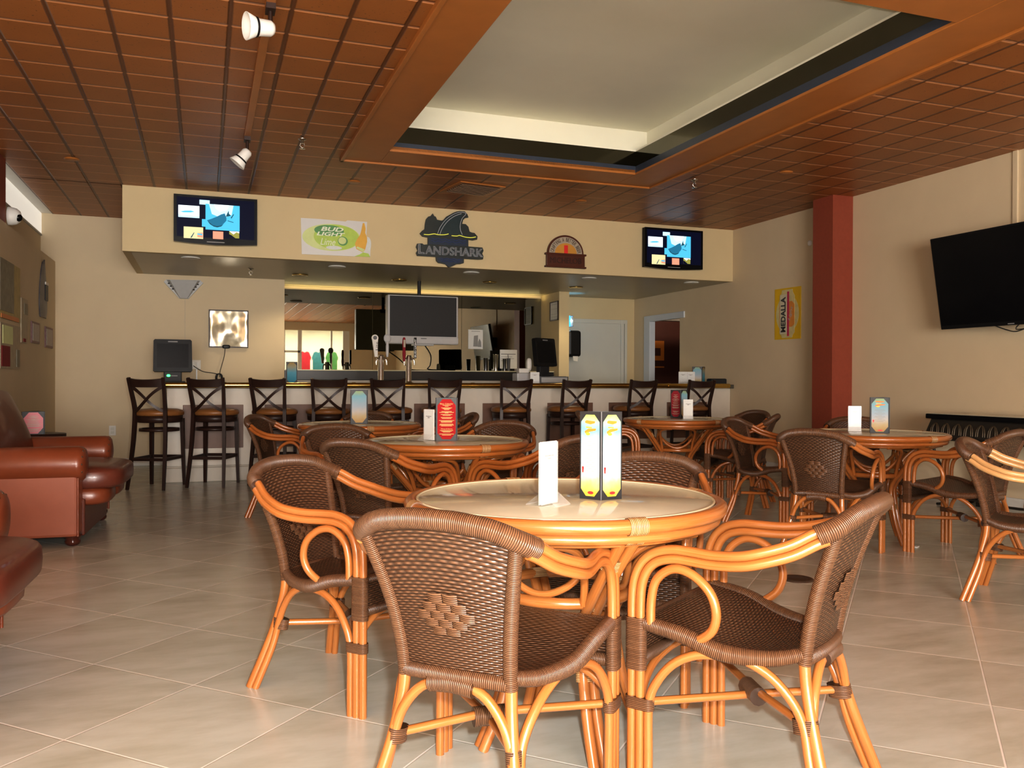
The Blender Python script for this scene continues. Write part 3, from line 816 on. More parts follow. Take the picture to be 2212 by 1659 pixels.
# ------------------------------------------------------------------ soffit fixtures
def tv(name, label, x0, z0, s, lit):
    t = thing(name, label, 'television', (x0, YS, z0))
    W, Hh = .845*s, .52*s
    P = lambda x: [(a*s, b*s) for a, b in x]
    body = P([(0, .022), (.2, .008), (.42, 0), (.64, .008), (.845, .022), (.845, .52), (0, .52)])
    MB().prism(body, -.095, -.03).build('bezel', 'black_gloss', t, bevel=.006)
    MB().span((W*.35, -.03, Hh*.3), (W*.65, 0, Hh*.75)).build('wall_mount', 'black_matte', t)
    q = [('tv_dark', (.03, .075, .815, .495)), ('tv_white', (.045, .277, .255, .405)), ('tv_pale', (.255, .425, .358, .474)), ('tv_cyan', (.28, .19, .32, .27)),
         ('tv_sand', (.099, .058, .293, .18)), ('tv_coral', (.39, .066, .496, .148)), ('tv_olive', (.556, .085, .659, .158))]
    names = []
    scr = MB()
    for i, (m_, (a, b, c, d)) in enumerate(q):
        scr.cur = i; scr.span((a*s, -.0965-.0006*(i > 0), b*s), (c*s, -.095, d*s))
    scr.cur = 7; scr.span((.316*s, -.0975, .162*s), (.663*s, -.095, .435*s))
    def poly(cur, pts, y=-.0982):
        scr.cur = cur; scr.prism([(x*s, z*s) for x, z in pts], y, y+.0006)
    poly(1, [(.40, .435), (.56, .435), (.53, .38), (.46, .36), (.42, .39)], -.0979)
    poly(2, [(.35, .435), (.60, .435), (.58, .33), (.48, .29), (.38, .33)], -.0977)
    poly(8, [(.331, .26), (.36, .225), (.39, .205), (.432, .197), (.47, .208), (.50, .235), (.527, .268), (.527, .30), (.51, .345), (.474, .332), (.43, .305), (.38, .28)])
    poly(9, [(.331, .26), (.36, .22), (.40, .196), (.435, .19), (.475, .203), (.50, .23), (.47, .212), (.432, .203), (.39, .212), (.36, .234)], -.0984)
    poly(9, [(.52, .31), (.535, .345), (.552, .38), (.553, .345), (.575, .325), (.545, .315)], -.0984)
    poly(9, [(.57, .30), (.60, .345), (.605, .34), (.58, .295)], -.0984)
    poly(9, [(.54, .265), (.60, .25), (.60, .256), (.54, .272)], -.0984)
    poly(3, [(.06, .335), (.11, .347), (.17, .352), (.21, .343), (.17, .332), (.10, .328)])
    poly(2, [(.045, .277), (.255, .277), (.255, .30), (.2, .296), (.15, .304), (.09, .296), (.045, .31)])
    poly(9, [(.165, .065), (.2, .122), (.206, .12), (.178, .065)])
    poly(5, [(.235, .075), (.29, .07), (.29, .125), (.235, .118)]); poly(3, [(.235, .10), (.285, .095), (.285, .112), (.235, .115)], -.0984)
    poly(1, [(.556, .158), (.659, .158), (.659, .14), (.63, .15), (.60, .125)]); poly(0, [(.556, .085), (.62, .085), (.58, .115), (.556, .125)], -.0984)
    o = scr.build('screen', [a for a, _ in q]+['tv_cyan', 'tv_whale', 'tv_shade'], t)
    MB().span((.33*s, -.0965, .028*s), (.51*s, -.095, .034*s)).build('badge', 'grey_plastic', t)
    return t
tv('flat_television', 'left flat television on the soffit showing an underwater whale picture', -.313, 2.545, 1, 1)
tv('flat_television', 'right flat television on the soffit above the doorway, showing an underwater picture', 5.285, 2.548, 1.015, 1)

# lime beer poster
t = thing('beer_sign', 'white and lime green beer sign with a bottle on the soffit', 'sign', (0, 0, 0))
Y0 = YS-.012
MB().prism([(1.004, 2.913), (1.2, 2.915), (1.31, 2.912), (1.5, 2.905), (1.52, 2.92), (1.745, 2.917), (1.737, 2.752), (1.77, 2.74), (1.791, 2.694), (1.785, 2.60), (1.781, 2.518), (1.572, 2.515), (1.015, 2.51)], Y0, YS-.001).build('board', 'sign_white', t)
MB().prism(ellipse(1.345, 2.715, .325, .152, 48, rot=.02), Y0-.003, Y0).build('oval', ['lime_pale'], t)
mb = MB().prism(ellipse(1.40, 2.72, .255, .142, 40), Y0-.0045, Y0-.003); mb.cur = 1
mb.prism(ellipse(1.315, 2.79, .165, .062, 36), Y0-.006, Y0-.0045); mb.build('oval_inner', ['lime', 'lime_dark'], t)
mb = MB()
put_text(mb, 'BUD', 1.222, 1.475, 2.782, 2.830, Y0-.0085, .002, shear=.25, bold=.03); put_text(mb, 'LIGHT', 1.176, 1.492, 2.728, 2.772, Y0-.0085, .002, shear=.25, bold=.03)
put_text(mb, 'Lime', 1.218, 1.385, 2.625, 2.70, Y0-.0085, .0015, shear=.3); mb.build('lettering', 'lime_white', t)
mb = MB().prism(ellipse(1.468, 2.68, .056, .052, 24), Y0-.008, Y0-.0045); mb.cur = 1; mb.prism(ellipse(1.462, 2.684, .044, .04, 24), Y0-.009, Y0-.008)
mb.build('lime_slice', ['lime_dark', 'lime_pale'], t)
mb = MB().prism([(1.695, 2.90), (1.712, 2.90), (1.727, 2.84), (1.722, 2.79), (1.742, 2.74), (1.745, 2.69), (1.722, 2.60), (1.700, 2.565), (1.622, 2.60), (1.606, 2.66), (1.628, 2.71), (1.662, 2.76), (1.675, 2.80), (1.685, 2.85)], Y0-.006, Y0-.001)
mb.cur = 1; mb.prism([(1.63, 2.63), (1.715, 2.60), (1.70, 2.565), (1.622, 2.61)], Y0-.008, Y0-.006); mb.build('bottle_print', ['bottle_amber', 'lime_pale'], t)
for a, b, c, d, e in ((1.765, 2.66, .026, .075, .004), (1.61, 2.74, .03, .035, .004), (1.37, 2.60, .09, .022, .0055)): MB().prism(ellipse(a, b, c, d, 16), Y0-e, Y0-e+.003).build('ice_print', 'ice', t)
MB().prism([(1.60, 2.515), (1.781, 2.518), (1.76, 2.555), (1.70, 2.565), (1.66, 2.54)], Y0-.004, Y0).build('lime_wedge', 'lime', t)

# shark fin neon
t = thing('neon_sign', 'dark unlit neon sign with a shark fin and beer name lettering', 'sign', (0, 0, 0))
BK = [(2.357, 2.819), (2.383, 2.851), (2.414, 2.874), (2.419, 2.936), (2.43, 2.99), (2.456, 3.021), (2.485, 3.03), (2.509, 3.063), (2.53, 3.03), (2.546, 3.027), (2.562, 2.992), (2.616, 2.985), (2.64, 2.995), (2.674, 3.036), (2.76, 3.088), (2.80, 3.105), (2.836, 3.114), (2.901, 3.114), (2.934, 3.08), (2.947, 3.046), (2.907, 3.036), (2.88, 3.01), (2.869, 2.965), (2.913, 2.963), (2.946, 2.934), (2.955, 2.90), (2.962, 2.877), (2.99, 2.868), (3.023, 2.865), (3.061, 2.826), (3.056, 2.789), (3.001, 2.775), (2.946, 2.782), (2.947, 2.70), (3.123, 2.697), (3.137, 2.66), (3.12, 2.625), (3.137, 2.59), (3.129, 2.556), (3.068, 2.550), (2.893, 2.552), (2.891, 2.50), (2.85, 2.485), (2.806, 2.482), (2.741, 2.45), (2.709, 2.438), (2.666, 2.475), (2.62, 2.482), (2.58, 2.486), (2.555, 2.51), (2.55, 2.555), (2.326, 2.556), (2.312, 2.591), (2.33, 2.62), (2.312, 2.66), (2.326, 2.698), (2.383, 2.704), (2.405, 2.69), (2.452, 2.696), (2.452, 2.778), (2.388, 2.785)]
DZ = .035
MB().prism([(x, z-DZ+.035) for x, z in BK], YS-.045, YS-.02).build('backing', 'sign_black', t)
mb = MB().prism([(2.46, 2.70), (2.935, 2.70), (2.935, 2.775), (2.46, 2.775)], YS-.05, YS-.045).prism([(2.565, 2.55), (2.88, 2.55), (2.875, 2.505), (2.80, 2.492), (2.71, 2.45), (2.63, 2.492), (2.57, 2.5)], YS-.05, YS-.045)
mb.build('water_panel', 'sign_navy', t)
MB().prism([(2.57, 2.83), (2.60, 2.905), (2.662, 2.985), (2.75, 3.05), (2.83, 3.085), (2.885, 3.08), (2.85, 3.02), (2.832, 2.95), (2.835, 2.885), (2.855, 2.83)], YS-.05, YS-.045).build('fin_panel', 'sign_teal', t)
fin = [(2.563, 2.823), (2.595, 2.903), (2.658, 2.99), (2.744, 3.058), (2.83, 3.095), (2.895, 3.094), (2.906, 3.074), (2.863, 3.024), (2.84, 2.95), (2.842, 2.887), (2.866, 2.832)]
yy = YS-.062
mb = MB().tube([(x, yy, z) for x, z in fin], .0045, 6, sub=4)
mb.tube([(x+.024, yy, z-.014) for x, z in fin[:5]], .0045, 6, sub=4); mb.build('fin_tube', 'neon_grey', t)
wv = [(2.399, 2.808), (2.457, 2.807), (2.521, 2.821), (2.574, 2.814), (2.648, 2.818), (2.697, 2.832)]
w2 = [(2.734, 2.813), (2.799, 2.812), (2.831, 2.822), (2.897, 2.807), (2.973, 2.804), (3.033, 2.816)]
MB().tube([(x, yy, z) for x, z in wv], .005, 6, sub=3).tube([(x, yy, z) for x, z in w2], .005, 6, sub=3).build('wave_tube', 'neon_yellow', t)
mb = MB()
for r in (2.765, 2.735): mb.tube([(2.49+k*.042, yy, r+.008*(-1)**k) for k in range(11)], .003, 6, sub=3)
for r in (2.535, 2.51): mb.tube([(2.60+k*.04, yy, r+.008*(-1)**k) for k in range(7)], .003, 6, sub=3)
mb.build('water_tube', 'neon_blue', t)
mb = MB()
put_text(mb, 'L', 2.33, 2.405, 2.575, 2.69, yy, .03, outline=True, bevel=.028)
put_text(mb, 'ANDSHARK', 2.412, 3.125, 2.575, 2.678, yy, .03, outline=True, bevel=.028); mb.build('lettering', 'neon_grey', t)
MB().span((2.55, YS-.02, 2.85), (2.57, YS, 2.87)).span((2.85, YS-.02, 2.85), (2.87, YS, 2.87)).span((2.6, YS-.02, 2.52), (2.84, YS, 2.55)).build('standoff', 'black', t)

# half round wooden beer plaque
t = thing('plaque_sign', 'half round brown wooden beer plaque with a red bar, on the soffit', 'sign', (0, 0, 0))
cx = 4.211; cz = 2.685
MB().prism(ellipse(cx, cz, .243, .228, 32, 0, PI), YS-.035, YS-.002).build('arch', 'plaque_wood', t, bevel=.004)
MB().prism(ellipse(cx, cz, .222, .205, 32, 0, PI), YS-.038, YS-.034).build('arch_ring', 'plaque_ring', t)
MB().prism(ellipse(cx, cz, .146, .128, 32, 0, PI), YS-.042, YS-.037).build('sun_panel', 'plaque_gold', t)
MB().span((4.187, YS-.046, cz), (4.236, YS-.041, 2.786)).build('red_bar', 'red_bright', t)
mb = MB()
word = 'CRAFTING A BETTER BEER'
for k, ch in enumerate(word):
    if ch == ' ': continue
    a = PI*(.955-.91*k/(len(word)-1)); r = .184
    me, a0, a1, b0, b1 = text_mesh(ch, extrude=.02)
    sz = .046/(b1-b0); wx = min(.020, .02)/(max(a1-a0, .3))
    T = Matrix.Translation((cx+r*math.cos(a), YS-.0395, cz+r*.93*math.sin(a))) @ Matrix.Rotation(-(a-PI/2), 4, 'Y') @ Matrix(((wx, 0, 0, -(a0+a1)/2*wx), (0, 0, -.05, 0), (0, sz, 0, -(b0+b1)/2*sz), (0, 0, 0, 1)))
    mb.mesh(me, T); bpy.data.meshes.remove(me)
mb.build('arch_lettering', 'plaque_dark', t)
MB().span((3.955, YS-.045, 2.525), (4.468, YS-.002, 2.668)).span((3.936, YS-.055, 2.662), (4.486, YS-.002, 2.686)).span((3.936, YS-.055, 2.507), (4.486, YS-.002, 2.529)).build('name_board', 'plaque_wood', t, bevel=.004)
mb = MB(); put_text(mb, 'MICHELOB', 4.0, 4.42, 2.562, 2.632, YS-.0475, .003); mb.build('name_lettering', 'plaque_dark', t)

# downlights under the soffit
DL = [(-.149, 10.004), (1.464, 10.145), (3.104, 10.097), (4.698, 10.079), (6.2, 10.024), (1.139, 11.133), (2.443, 11.205), (3.649, 11.011), (4.996, 11.154)]
DT = ['recessed downlight under the soffit below the left television', 'recessed downlight under the soffit below the lime beer sign', 'recessed downlight under the soffit below the shark fin sign', 'recessed downlight under the soffit below the wooden plaque',
      'recessed downlight under the soffit below the right television', 'lit recessed downlight at the left end of the mirror', 'recessed downlight over the left side of the hanging screen', 'recessed downlight over the printed sheet on the mirror', 'lit recessed downlight beside the wall stub with the frame']
for k, ((x, y), lb) in enumerate(zip(DL, DT)):
    t = thing('downlight', lb, 'ceiling light', (x, y, ZS), 0, 'recessed downlights in the bar soffit')
    MB().lathe([(.062, -.001), (.098, -.002), (.104, -.008), (.09, -.014), (.062, -.010)], 28).build('trim_ring', 'white_bright' if k < 5 else 'brass', t)
    MB().lathe([(.062, -.002), (.05, -.007), (0, -.008)], 20).build('lamp', 'lamp_on' if k in (5, 8) else 'lamp_off', t)
def sprinkler(lb, x, y, z):
    t = thing('ceiling_sprinkler', lb, 'fire sprinkler', (x, y, z))
    MB().lathe([(.035, 0), (.034, -.006), (.012, -.012), (.012, -.035), (0, -.035)], 16).build('escutcheon', 'steel', t)
    MB().tube([(-.014, 0, -.035), (-.02, 0, -.055), (0, 0, -.078)], .004, 6).tube([(.014, 0, -.035), (.02, 0, -.055), (0, 0, -.078)], .004, 6).lathe([(0, -.082), (.026, -.082), (.026, -.078), (0, -.078)], 14).build('deflector', 'steel', t)
sprinkler('chrome fire sprinkler hanging from the brown ceiling left of the tray', .768, 7.351, ZC)
sprinkler('chrome fire sprinkler hanging from the ceiling right of the tray corner', 4.628, 7.435, ZC)
sprinkler('small sprinkler under the soffit above the wall picture', .52, 10.75, ZS)
for x, y, lb in ((-1.158, 8.765, 'round cover plate in the brown ceiling at the far left'), (1.431, 8.739, 'round cover plate in the ceiling near the far edge of the tray'),
                 (3.987, 8.773, 'round cover plate in the ceiling above the right television'), (5.289, 6.855, 'round cover plate in the ceiling tiles at the right')):
    tag(MB().lathe([(0, -.012), (.05, -.012), (.062, -.006), (.065, 0)], 24).build('ceiling_cover_plate', 'brown_trim', loc=(x, y, ZC)), lb, 'sprinkler cover', 'round covers in the brown ceiling')
t = thing('ceiling_vent', 'slatted white air vent in the brown ceiling before the soffit', 'air vent', (2.66, 8.62, ZC), .15)
MB().span((-.26, -.26, -.012), (-.22, .26, 0)).span((.22, -.26, -.012), (.26, .26, 0)).span((-.22, -.26, -.012), (.22, -.22, 0)).span((-.22, .22, -.012), (.22, .26, 0)).build('frame', 'brown_trim', t)
for k in range(9):
    mb = MB(); mb.box((0, -.19+k*.047, -.012), (.44, .036, .004), Matrix.Rotation(.6, 3, 'X')); mb.build('slat', 'vent_tan', t)
# track lights
tag(MB().span((.30, 4.45, ZC-.03), (.35, 7.5, ZC)).build('lighting_track', 'brown_trim', bevel=.004), 'brown lighting track running along the ceiling at the left', 'lighting track')
for (x, y, lb, d) in ((.325, 4.72, 'white track spotlight at the top edge of the photo, turned left', (-.92, -.25, -.12)), (.325, 7.36, 'white track spotlight at the far end of the ceiling track', (-.6, .05, -.75))):
    t = thing('track_spotlight', lb, 'spotlight', (x, y, ZC-.03), 0, 'white spotlights on the ceiling track')
    MB().span((-.025, -.05, -.03), (.025, .05, 0)).tube([(0, 0, -.02), (0, 0, -.11)], .012, 8).build('adapter', 'espresso', t)
    dv = V(d).normalized(); mb = MB(); mb.M = Matrix.Translation((0, 0, -.12)-dv*.0 if False else V((0, 0, -.12))) @ V((0, 0, 1)).rotation_difference(dv).to_matrix().to_4x4()
    mb.lathe([(0, -.02), (.03, -.018), (.042, 0), (.045, .06), (.05, .075)], 24); mb.build('lamp_body', 'white_bright', t)
    m2 = MB(); m2.M = mb.M; m2.lathe([(.049, .072), (.052, .072), (.054, .084), (.05, .084)], 24); m2.build('band', 'black', t)
    m2 = MB(); m2.M = mb.M; m2.lathe([(.05, .08), (.072, .13), (.069, .131), (.04, .085), (.03, .08), (0, .08)], 24); m2.build('lamp_shade', 'white_bright', t)
    m2 = MB(); m2.M = mb.M; m2.lathe([(0, .10), (.03, .098), (.036, .085)], 16); m2.build('bulb', 'steel', t)
MB_ = MB
# ------------------------------------------------------------------ left back wall
t = thing('wall_sconce', 'grey tapered wall sconce with slotted sides on the cream wall', 'wall light', (-.262, YB, 2.145))
MB().prism([(-.235, .205), (-.21, .235), (.2, .245), (.24, .21), (.06, 0), (-.05, 0)], -.05, -.001).build('back_plate', 'grey_plastic', t)
MB().add([(-.16, -.12, .225), (.17, -.12, .225), (.045, -.06, .005), (-.04, -.06, .005), (-.21, -.04, .232), (.205, -.04, .238), (.06, -.04, .0), (-.05, -.04, 0)],
         [(0, 3, 2, 1), (0, 4, 7, 3), (1, 2, 6, 5), (3, 7, 6, 2), (0, 1, 5, 4)], None, False).build('shade', 'grey_plastic', t)
mb = MB()
for s in (-1, 1):
    for k in range(3): mb.bar((s*(.165-.025*k), -.088, .185-.035*k), (s*(.185-.025*k), -.066, .185-.035*k), .004, .012)
mb.build('vent_slot', 'black', t)
tag(MB().tube([(-.245, YB-.004, 2.145), (-.243, YB-.004, 1.6)], .0025, 6).build('sconce_cable', 'bar_base'), 'thin cable running down the wall below the sconce', 'cable')
t = thing('foil_picture', 'square black framed picture of shiny crumpled foil on the back wall', 'picture', (.293, YB, 1.768))
W = .247
MB().span((-W, -.04, -W), (W, -.003, -W+.016)).span((-W, -.04, W-.016), (W, -.003, W)).span((-W, -.04, -W+.016), (-W+.016, -.003, W-.016)).span((W-.016, -.04, -W+.016), (W, -.003, W-.016)).build('frame', 'espresso', t)
random.seed(3)
MB().sheet(lambda u, v: V(((u-.5)*.47, -.028-.018*abs(math.sin(PI*(u-.5)*2.2)*math.sin(PI*v))-.02*max(0, 1-abs(u-.5)*5)*math.sin(PI*v), (v-.5)*.47)), 24, 24).build('foil_sheet', 'foil', t)
MB().superell((-.03, -.045, -.235), (.10, .02, .05), .6, 16, 8).build('lamp_cap', 'black', t)
t = thing('wall_outlet', 'square switch and outlet plate on the wall beside the black terminal', 'outlet', (-.115, YB, 1.295))
MB().span((-.065, -.008, -.06), (.065, 0, .06)).build('plate', 'white_paint', t, bevel=.003)
MB().span((-.045, -.014, -.035), (-.012, -.007, .035)).span((.012, -.014, -.035), (.045, -.007, .035)).build('socket', 'white_bright', t, bevel=.002)
tag(MB().span((-.108, YB-.018, 1.062), (-.092, YB-.002, 1.235)).build('conduit', 'silver_plastic'), 'short metal conduit running down from the wall plate to the counter', 'conduit')
t = thing('power_cord', 'black power cord with adapter from the foil picture down to the counter', 'cord', (0, 0, 0))
MB().tube([(.25, YB-.02, 1.53), (.24, YB-.03, 1.42), (.21, YB-.04, 1.3), (.185, YB-.05, 1.2), (.18, YB-.06, 1.13)], .005, 6, sub=4).build('picture_lead', 'cable', t)
MB().tube([(-.14, YB-.016, 1.28), (-.10, YB-.04, 1.25), (-.02, YB-.05, 1.205), (.08, YB-.05, 1.19), (.15, YB-.06, 1.175)], .005, 6, sub=4).build('outlet_lead', 'cable', t)
mb = MB()
for k in range(4): mb.tube([(.165+.035*math.cos(a*PI/6)+.006*k, YB-.07-.012*k+.006*math.sin(a), 1.125+.055*math.sin(a*PI/6)) for a in range(12)], .006, 6, closed=True)
mb.build('cord_bundle', 'cable', t)
t = thing('wall_outlet', 'white outlet plate low on the back wall behind the sofa', 'outlet', (-1.095, YB, .454))
MB().span((-.04, -.008, -.062), (.04, 0, .062)).build('plate', 'white_paint', t, bevel=.003)
MB().span((-.018, -.011, .008), (.018, -.007, .04)).span((-.018, -.011, -.04), (.018, -.007, -.008)).build('socket', 'greywhite_door', t, bevel=.002)

def terminal(lb, x, y, z, rz, led):
    t = thing('register_terminal', lb, 'register', (x, y, z), rz)
    mb = MB(); mb.M = Matrix.Translation((0, 0, .31)) @ Matrix.Rotation(-.12, 4, 'X')
    mb.prism([(-.205, -.17), (-.19, -.185), (.19, -.185), (.205, -.17), (.2, .165), (.185, .18), (-.185, .18), (-.2, .165)], -.03, .03); mb.build('display', 'black', t, bevel=.008)
    m2 = MB(); m2.M = mb.M; m2.span((-.165, -.032, -.14), (.165, -.03, .13)); m2.build('screen', 'black_gloss', t)
    m2 = MB(); m2.M = mb.M; m2.span((-.05, -.032, .148), (.05, -.03, .160)); m2.build('maker_badge', 'ink_grey', t)
    MB().span((-.095, -.01, .0), (.095, .06, .2)).build('neck', 'black_matte', t, bevel=.01)
    MB().span((-.13, -.06, 0), (.13, .14, .022)).build('foot', 'black_matte', t, bevel=.006)
    if led: MB().superell((-.045, -.012, .085), (.04, .014, .028), .9, 14, 8).build('status_light', 'green_led', t); MB().span((-.02, -.012, .078), (.05, -.010, .088)).build('reader_slot', 'ink_grey', t)
    return t
terminal('black register terminal with a green light at the left end of the bar', -.34, 10.3, 1.062, .05, True)
t = terminal('black register terminal standing on a grey drawer at the right part of the bar', 4.16, 10.28, 1.165, .5, False)
t = thing('cash_drawer', 'grey cash drawer under the right register terminal', 'drawer', (4.23, 10.24, 1.062))
MB().span((-.2, -.13, 0), (.2, .17, .1)).build('body', 'grey_dark', t, bevel=.004); MB().span((-.18, -.134, .02), (.18, -.13, .085)).build('drawer_front', 'grey_plastic', t)
t = thing('receipt_printer', 'white and grey receipt printer on the bar beside the register', 'printer', (3.84, 10.22, 1.062))
MB().span((-.11, -.09, 0), (.1, .1, .14)).build('body', 'silver_plastic', t, bevel=.012)
MB().span((-.07, -.05, .14), (.07, .06, .20)).build('paper_cover', 'white_paint', t, bevel=.01)
MB().superell((.10, .05, .25), (.07, .07, .17), .7, 16, 10).build('handset', 'white_paint', t)
MB().superell((-.04, -.07, .02), (.16, .05, .05), .8, 16, 8).build('cable_coil', 'cable', t)
# hanging screen
t = thing('hanging_monitor', 'silver framed dark monitor hanging from the soffit before the mirror', 'monitor', (2.775, 11.2, 1.59))
MB().span((-.49, 0, 0), (.485, .16, .655)).build('case', 'silver_plastic', t, bevel=.012)
MB().span((-.462, -.004, .105), (.458, 0, .64)).build('screen', 'black_matte', t)
MB().span((-.49, -.006, .012), (.485, 0, .09)).build('speaker_bar', 'silver_plastic', t, bevel=.003); MB().span((-.04, -.008, .07), (.04, -.006, .08)).build('badge', 'grey_dark', t)
MB().span((-.14, .0, -.02), (.14, .12, 0)).build('button_box', 'grey_plastic', t)
MB().tube([(-.04, .1, .64), (-.04, .1, .857)], .025, 12).span((-.1, .04, .6), (.02, .16, .66)).build('ceiling_mount', 'black_matte', t)
tag(MB().tube([(2.82, 11.3, 1.575), (2.95, 11.5, 1.45), (3.02, 11.8, 1.32), (3.06, 12.05, 1.262), (3.4, 12.2, 1.25)], .009, 6, sub=5).build('monitor_cable', 'cable'), 'black cable trailing from the hanging monitor to the back counter', 'cable')

# beer taps
def tower(x, lb, hs):
    t = thing('beer_tower', lb, 'beer tap', (x, 10.15, 1.062))
    MB().lathe([(.06, 0), (.06, .012), (.04, .02), (.036, .03), (.036, .33), (.03, .345), (0, .347)], 24).build('column', 'steel', t)
    for s, (mat_, tp, tx) in zip((-1, 1), hs):
        MB().tube([(0, 0, .295), (s*.05, -.03, .30), (s*.062, -.035, .255), (s*.062, -.04, .225)], [.013, .013, .011, .008], 8, sub=3).build('faucet', 'steel', t)
        bx = s*.068
        if tp == 0:
            mb = MB().prism([(bx-.017, .32), (bx+.017, .32), (bx+s*.015+.036, .54), (bx+s*.015-.036, .54)], -.06, -.035).prism(ellipse(bx+s*.015, .545, .04, .04, 20), -.062, -.033)
            h = mb.build('tap_handle', mat_, t, bevel=.004)
            MB().prism(ellipse(bx+s*.015, .548, .024, .024, 18), -.064, -.061).build('emblem', 'grey_dark', h)
            m2 = MB(); m2.M = Matrix.Translation((bx+.006, 0, .45)) @ Matrix.Rotation(-PI/2, 4, 'Y'); put_text(m2, 'Lite', -.05, .05, -.014, .014, -.0615, .001); m2.build('lettering', 'ink', h)
        elif tp == 1:
            mb = MB().lathe([(.012, .32), (.018, .36), (.02, .45), (.014, .50)], 14, (bx, -.045, 0)).superell((bx, -.045, .545), (.09, .035, .10), .9, 18, 10)
            h = mb.build('tap_handle', mat_, t); MB().prism(ellipse(bx, .545, .026, .028, 18), -.066, -.06).build('emblem', 'grey_plastic', h)
        elif tp == 2:
            mb = MB().lathe([(.012, .27), (.016, .30), (.022, .36), (.018, .42), (.022, .48), (.018, .54), (.01, .56)], 16, (bx, -.045, 0)); h = mb.build('tap_handle', mat_, t)
            MB().span((bx-.012, -.068, .44), (bx+.012, -.06, .53)).build('label_plate', 'plaque_ring', h)
        else:
            h = MB().span((bx-.016, -.06, .31), (bx+.016, -.035, .56)).build('tap_handle', mat_, t, bevel=.004)
            m2 = MB(); m2.M = Matrix.Translation((bx, 0, .43)) @ Matrix.Rotation(-PI/2, 4, 'Y'); put_text(m2, 'BUD LIGHT', -.11, .11, -.011, .011, -.0615, .001, bold=.03); m2.build('lettering', 'white_card', h)
    return t
tower(1.99, 'left steel beer tower with two white tap handles', (('white_paint', 0, ''), ('silver_plastic', 1, '')))
tower(2.33, 'right steel beer tower with a dark red and a black tap handle', (('red_dull', 2, ''), ('black', 3, '')))

# things on the back counter and the mirror bay
t = tag(MB().span((3.81, YM-.006, 1.587), (4.045, YM-.001, 1.885)).build('mirror_notice', 'white_card'), 'white printed sheet with a dark picture stuck on the mirror', 'paper')
mb = MB().prism([(3.89, 1.625), (3.965, 1.625), (3.965, 1.80), (3.90, 1.79)], YM-.008, YM-.006).prism([(3.965, 1.62), (4.02, 1.62), (4.015, 1.70), (3.99, 1.75), (3.97, 1.70)], YM-.008, YM-.006)
mb.build('print', 'ink_grey', t)
mb = MB(); put_text(mb, 'NOTICE', 3.86, 4.0, 1.855, 1.868, YM-.008, .001) if False else mb.span((3.86, YM-.008, 1.855), (4.0, YM-.006, 1.863)); mb.build('print_line', 'ink_grey', t)
t = thing('notice_board', 'pale notice sheet standing on the back counter behind the cups', 'notice', (4.385, 12.3, 1.245))
MB().span((-.14, 0, .04), (.14, .006, .33)).build('sheet', 'white_card', t); MB().span((-.12, -.003, .255), (.115, 0, .268)).span((-.12, -.003, .22), (.06, 0, .226)).span((-.12, -.003, .19), (.09, 0, .196)).span((-.12, -.003, .16), (.02, 0, .166)).build('print_line', 'ink_grey', t)
MB().span((-.1, .006, 0), (.1, .05, .06)).build('stand', 'black', t)
for x, h, r, mt, lb in ((3.95, .19, .035, 'darksteel', 'leftmost dark mixing cup on the back counter'), (4.11, .245, .04, 'steel', 'tall shiny steel shaker on the back counter'), (4.25, .18, .028, 'darksteel', 'narrow dark cup before the pale notice sheet'), (4.315, .19, .028, 'grey_dark', 'rightmost slim dark cup holding a stirrer')):
    t = thing('mixing_cup', lb, 'cup', (x, 12.1, 1.245), 0, 'bar cups on the back counter')
    MB().lathe([(r*.8, 0), (r, h), (r*1.06, h+.004), (r*.96, h+.004), (r*.9, h-.03), (0, h-.035)], 20).build('cup', mt, t)
    if x > 4.3: MB().tube([(0, 0, h-.03), (-.012, 0, h+.06)], .004, 6).build('stirrer', 'black', t)
def frame(lb, x, y, z, w, h):
    t = thing('document_frame', lb, 'framed notice', (x, y, z)); 
    MB().span((-.02, -w/2, -h/2), (-.004, w/2, -h/2+.014)).span((-.02, -w/2, h/2-.014), (-.004, w/2, h/2)).span((-.02, -w/2, -h/2), (-.004, -w/2+.014, h/2)).span((-.02, w/2-.014, -h/2), (-.004, w/2, h/2)).build('frame', 'espresso', t)
    MB().span((-.011, -w/2+.01, -h/2+.01), (-.005, w/2-.01, h/2-.01)).build('document', 'white_card', t)
    MB().span((-.012, -w*.3, h*.33), (-.011, w*.3, h*.345)).span((-.012, -w*.35, h*.1), (-.011, w*.35, h*.11)).span((-.012, -w*.35, -.05), (-.011, w*.35, -.047)).span((-.012, -w*.35, -.09), (-.011, w*.35, -.087)).build('print_line', 'ink_grey', t)
frame('framed white notice on the side wall at the right end of the mirror', 5.02, 11.99, 2.165, .32, .29)
t = thing('wall_mounted_towel_dispenser', 'black paper towel dispenser on the wall stub beside the corridor door', 'towel dispenser', (5.185, 11.98, 1.47))
MB().span((.002, -.14, .0), (.22, .14, .40)).build('housing', 'black', t, bevel=.04)
MB().add([(.08, -.12, .01), (.17, -.12, .01), (.17, -.1, -.07), (.10, -.1, -.06)], [(0, 3, 2, 1)], None, False).build('paper_tail', 'white_paint', t)
t = thing('wall_mounted_insect_trap', 'glowing blue insect light trap above the towel dispenser', 'insect trap', (5.185, 12.0, 1.93))
MB().span((.002, -.16, 0), (.03, .16, .16)).build('housing', 'uv_glow', t)
MB().tube([(.05, -.15, .085), (.05, .15, .085)], .018, 10).build('tube', 'uv_tube', t)
mb = MB()
for k in range(9): mb.span((.07, -.16+k*.038, 0), (.076, -.154+k*.038, .16))
mb.span((.07, -.16, 0), (.078, .16, .012)).span((.07, -.16, .148), (.078, .16, .16)).build('guard', 'silver_plastic', t)
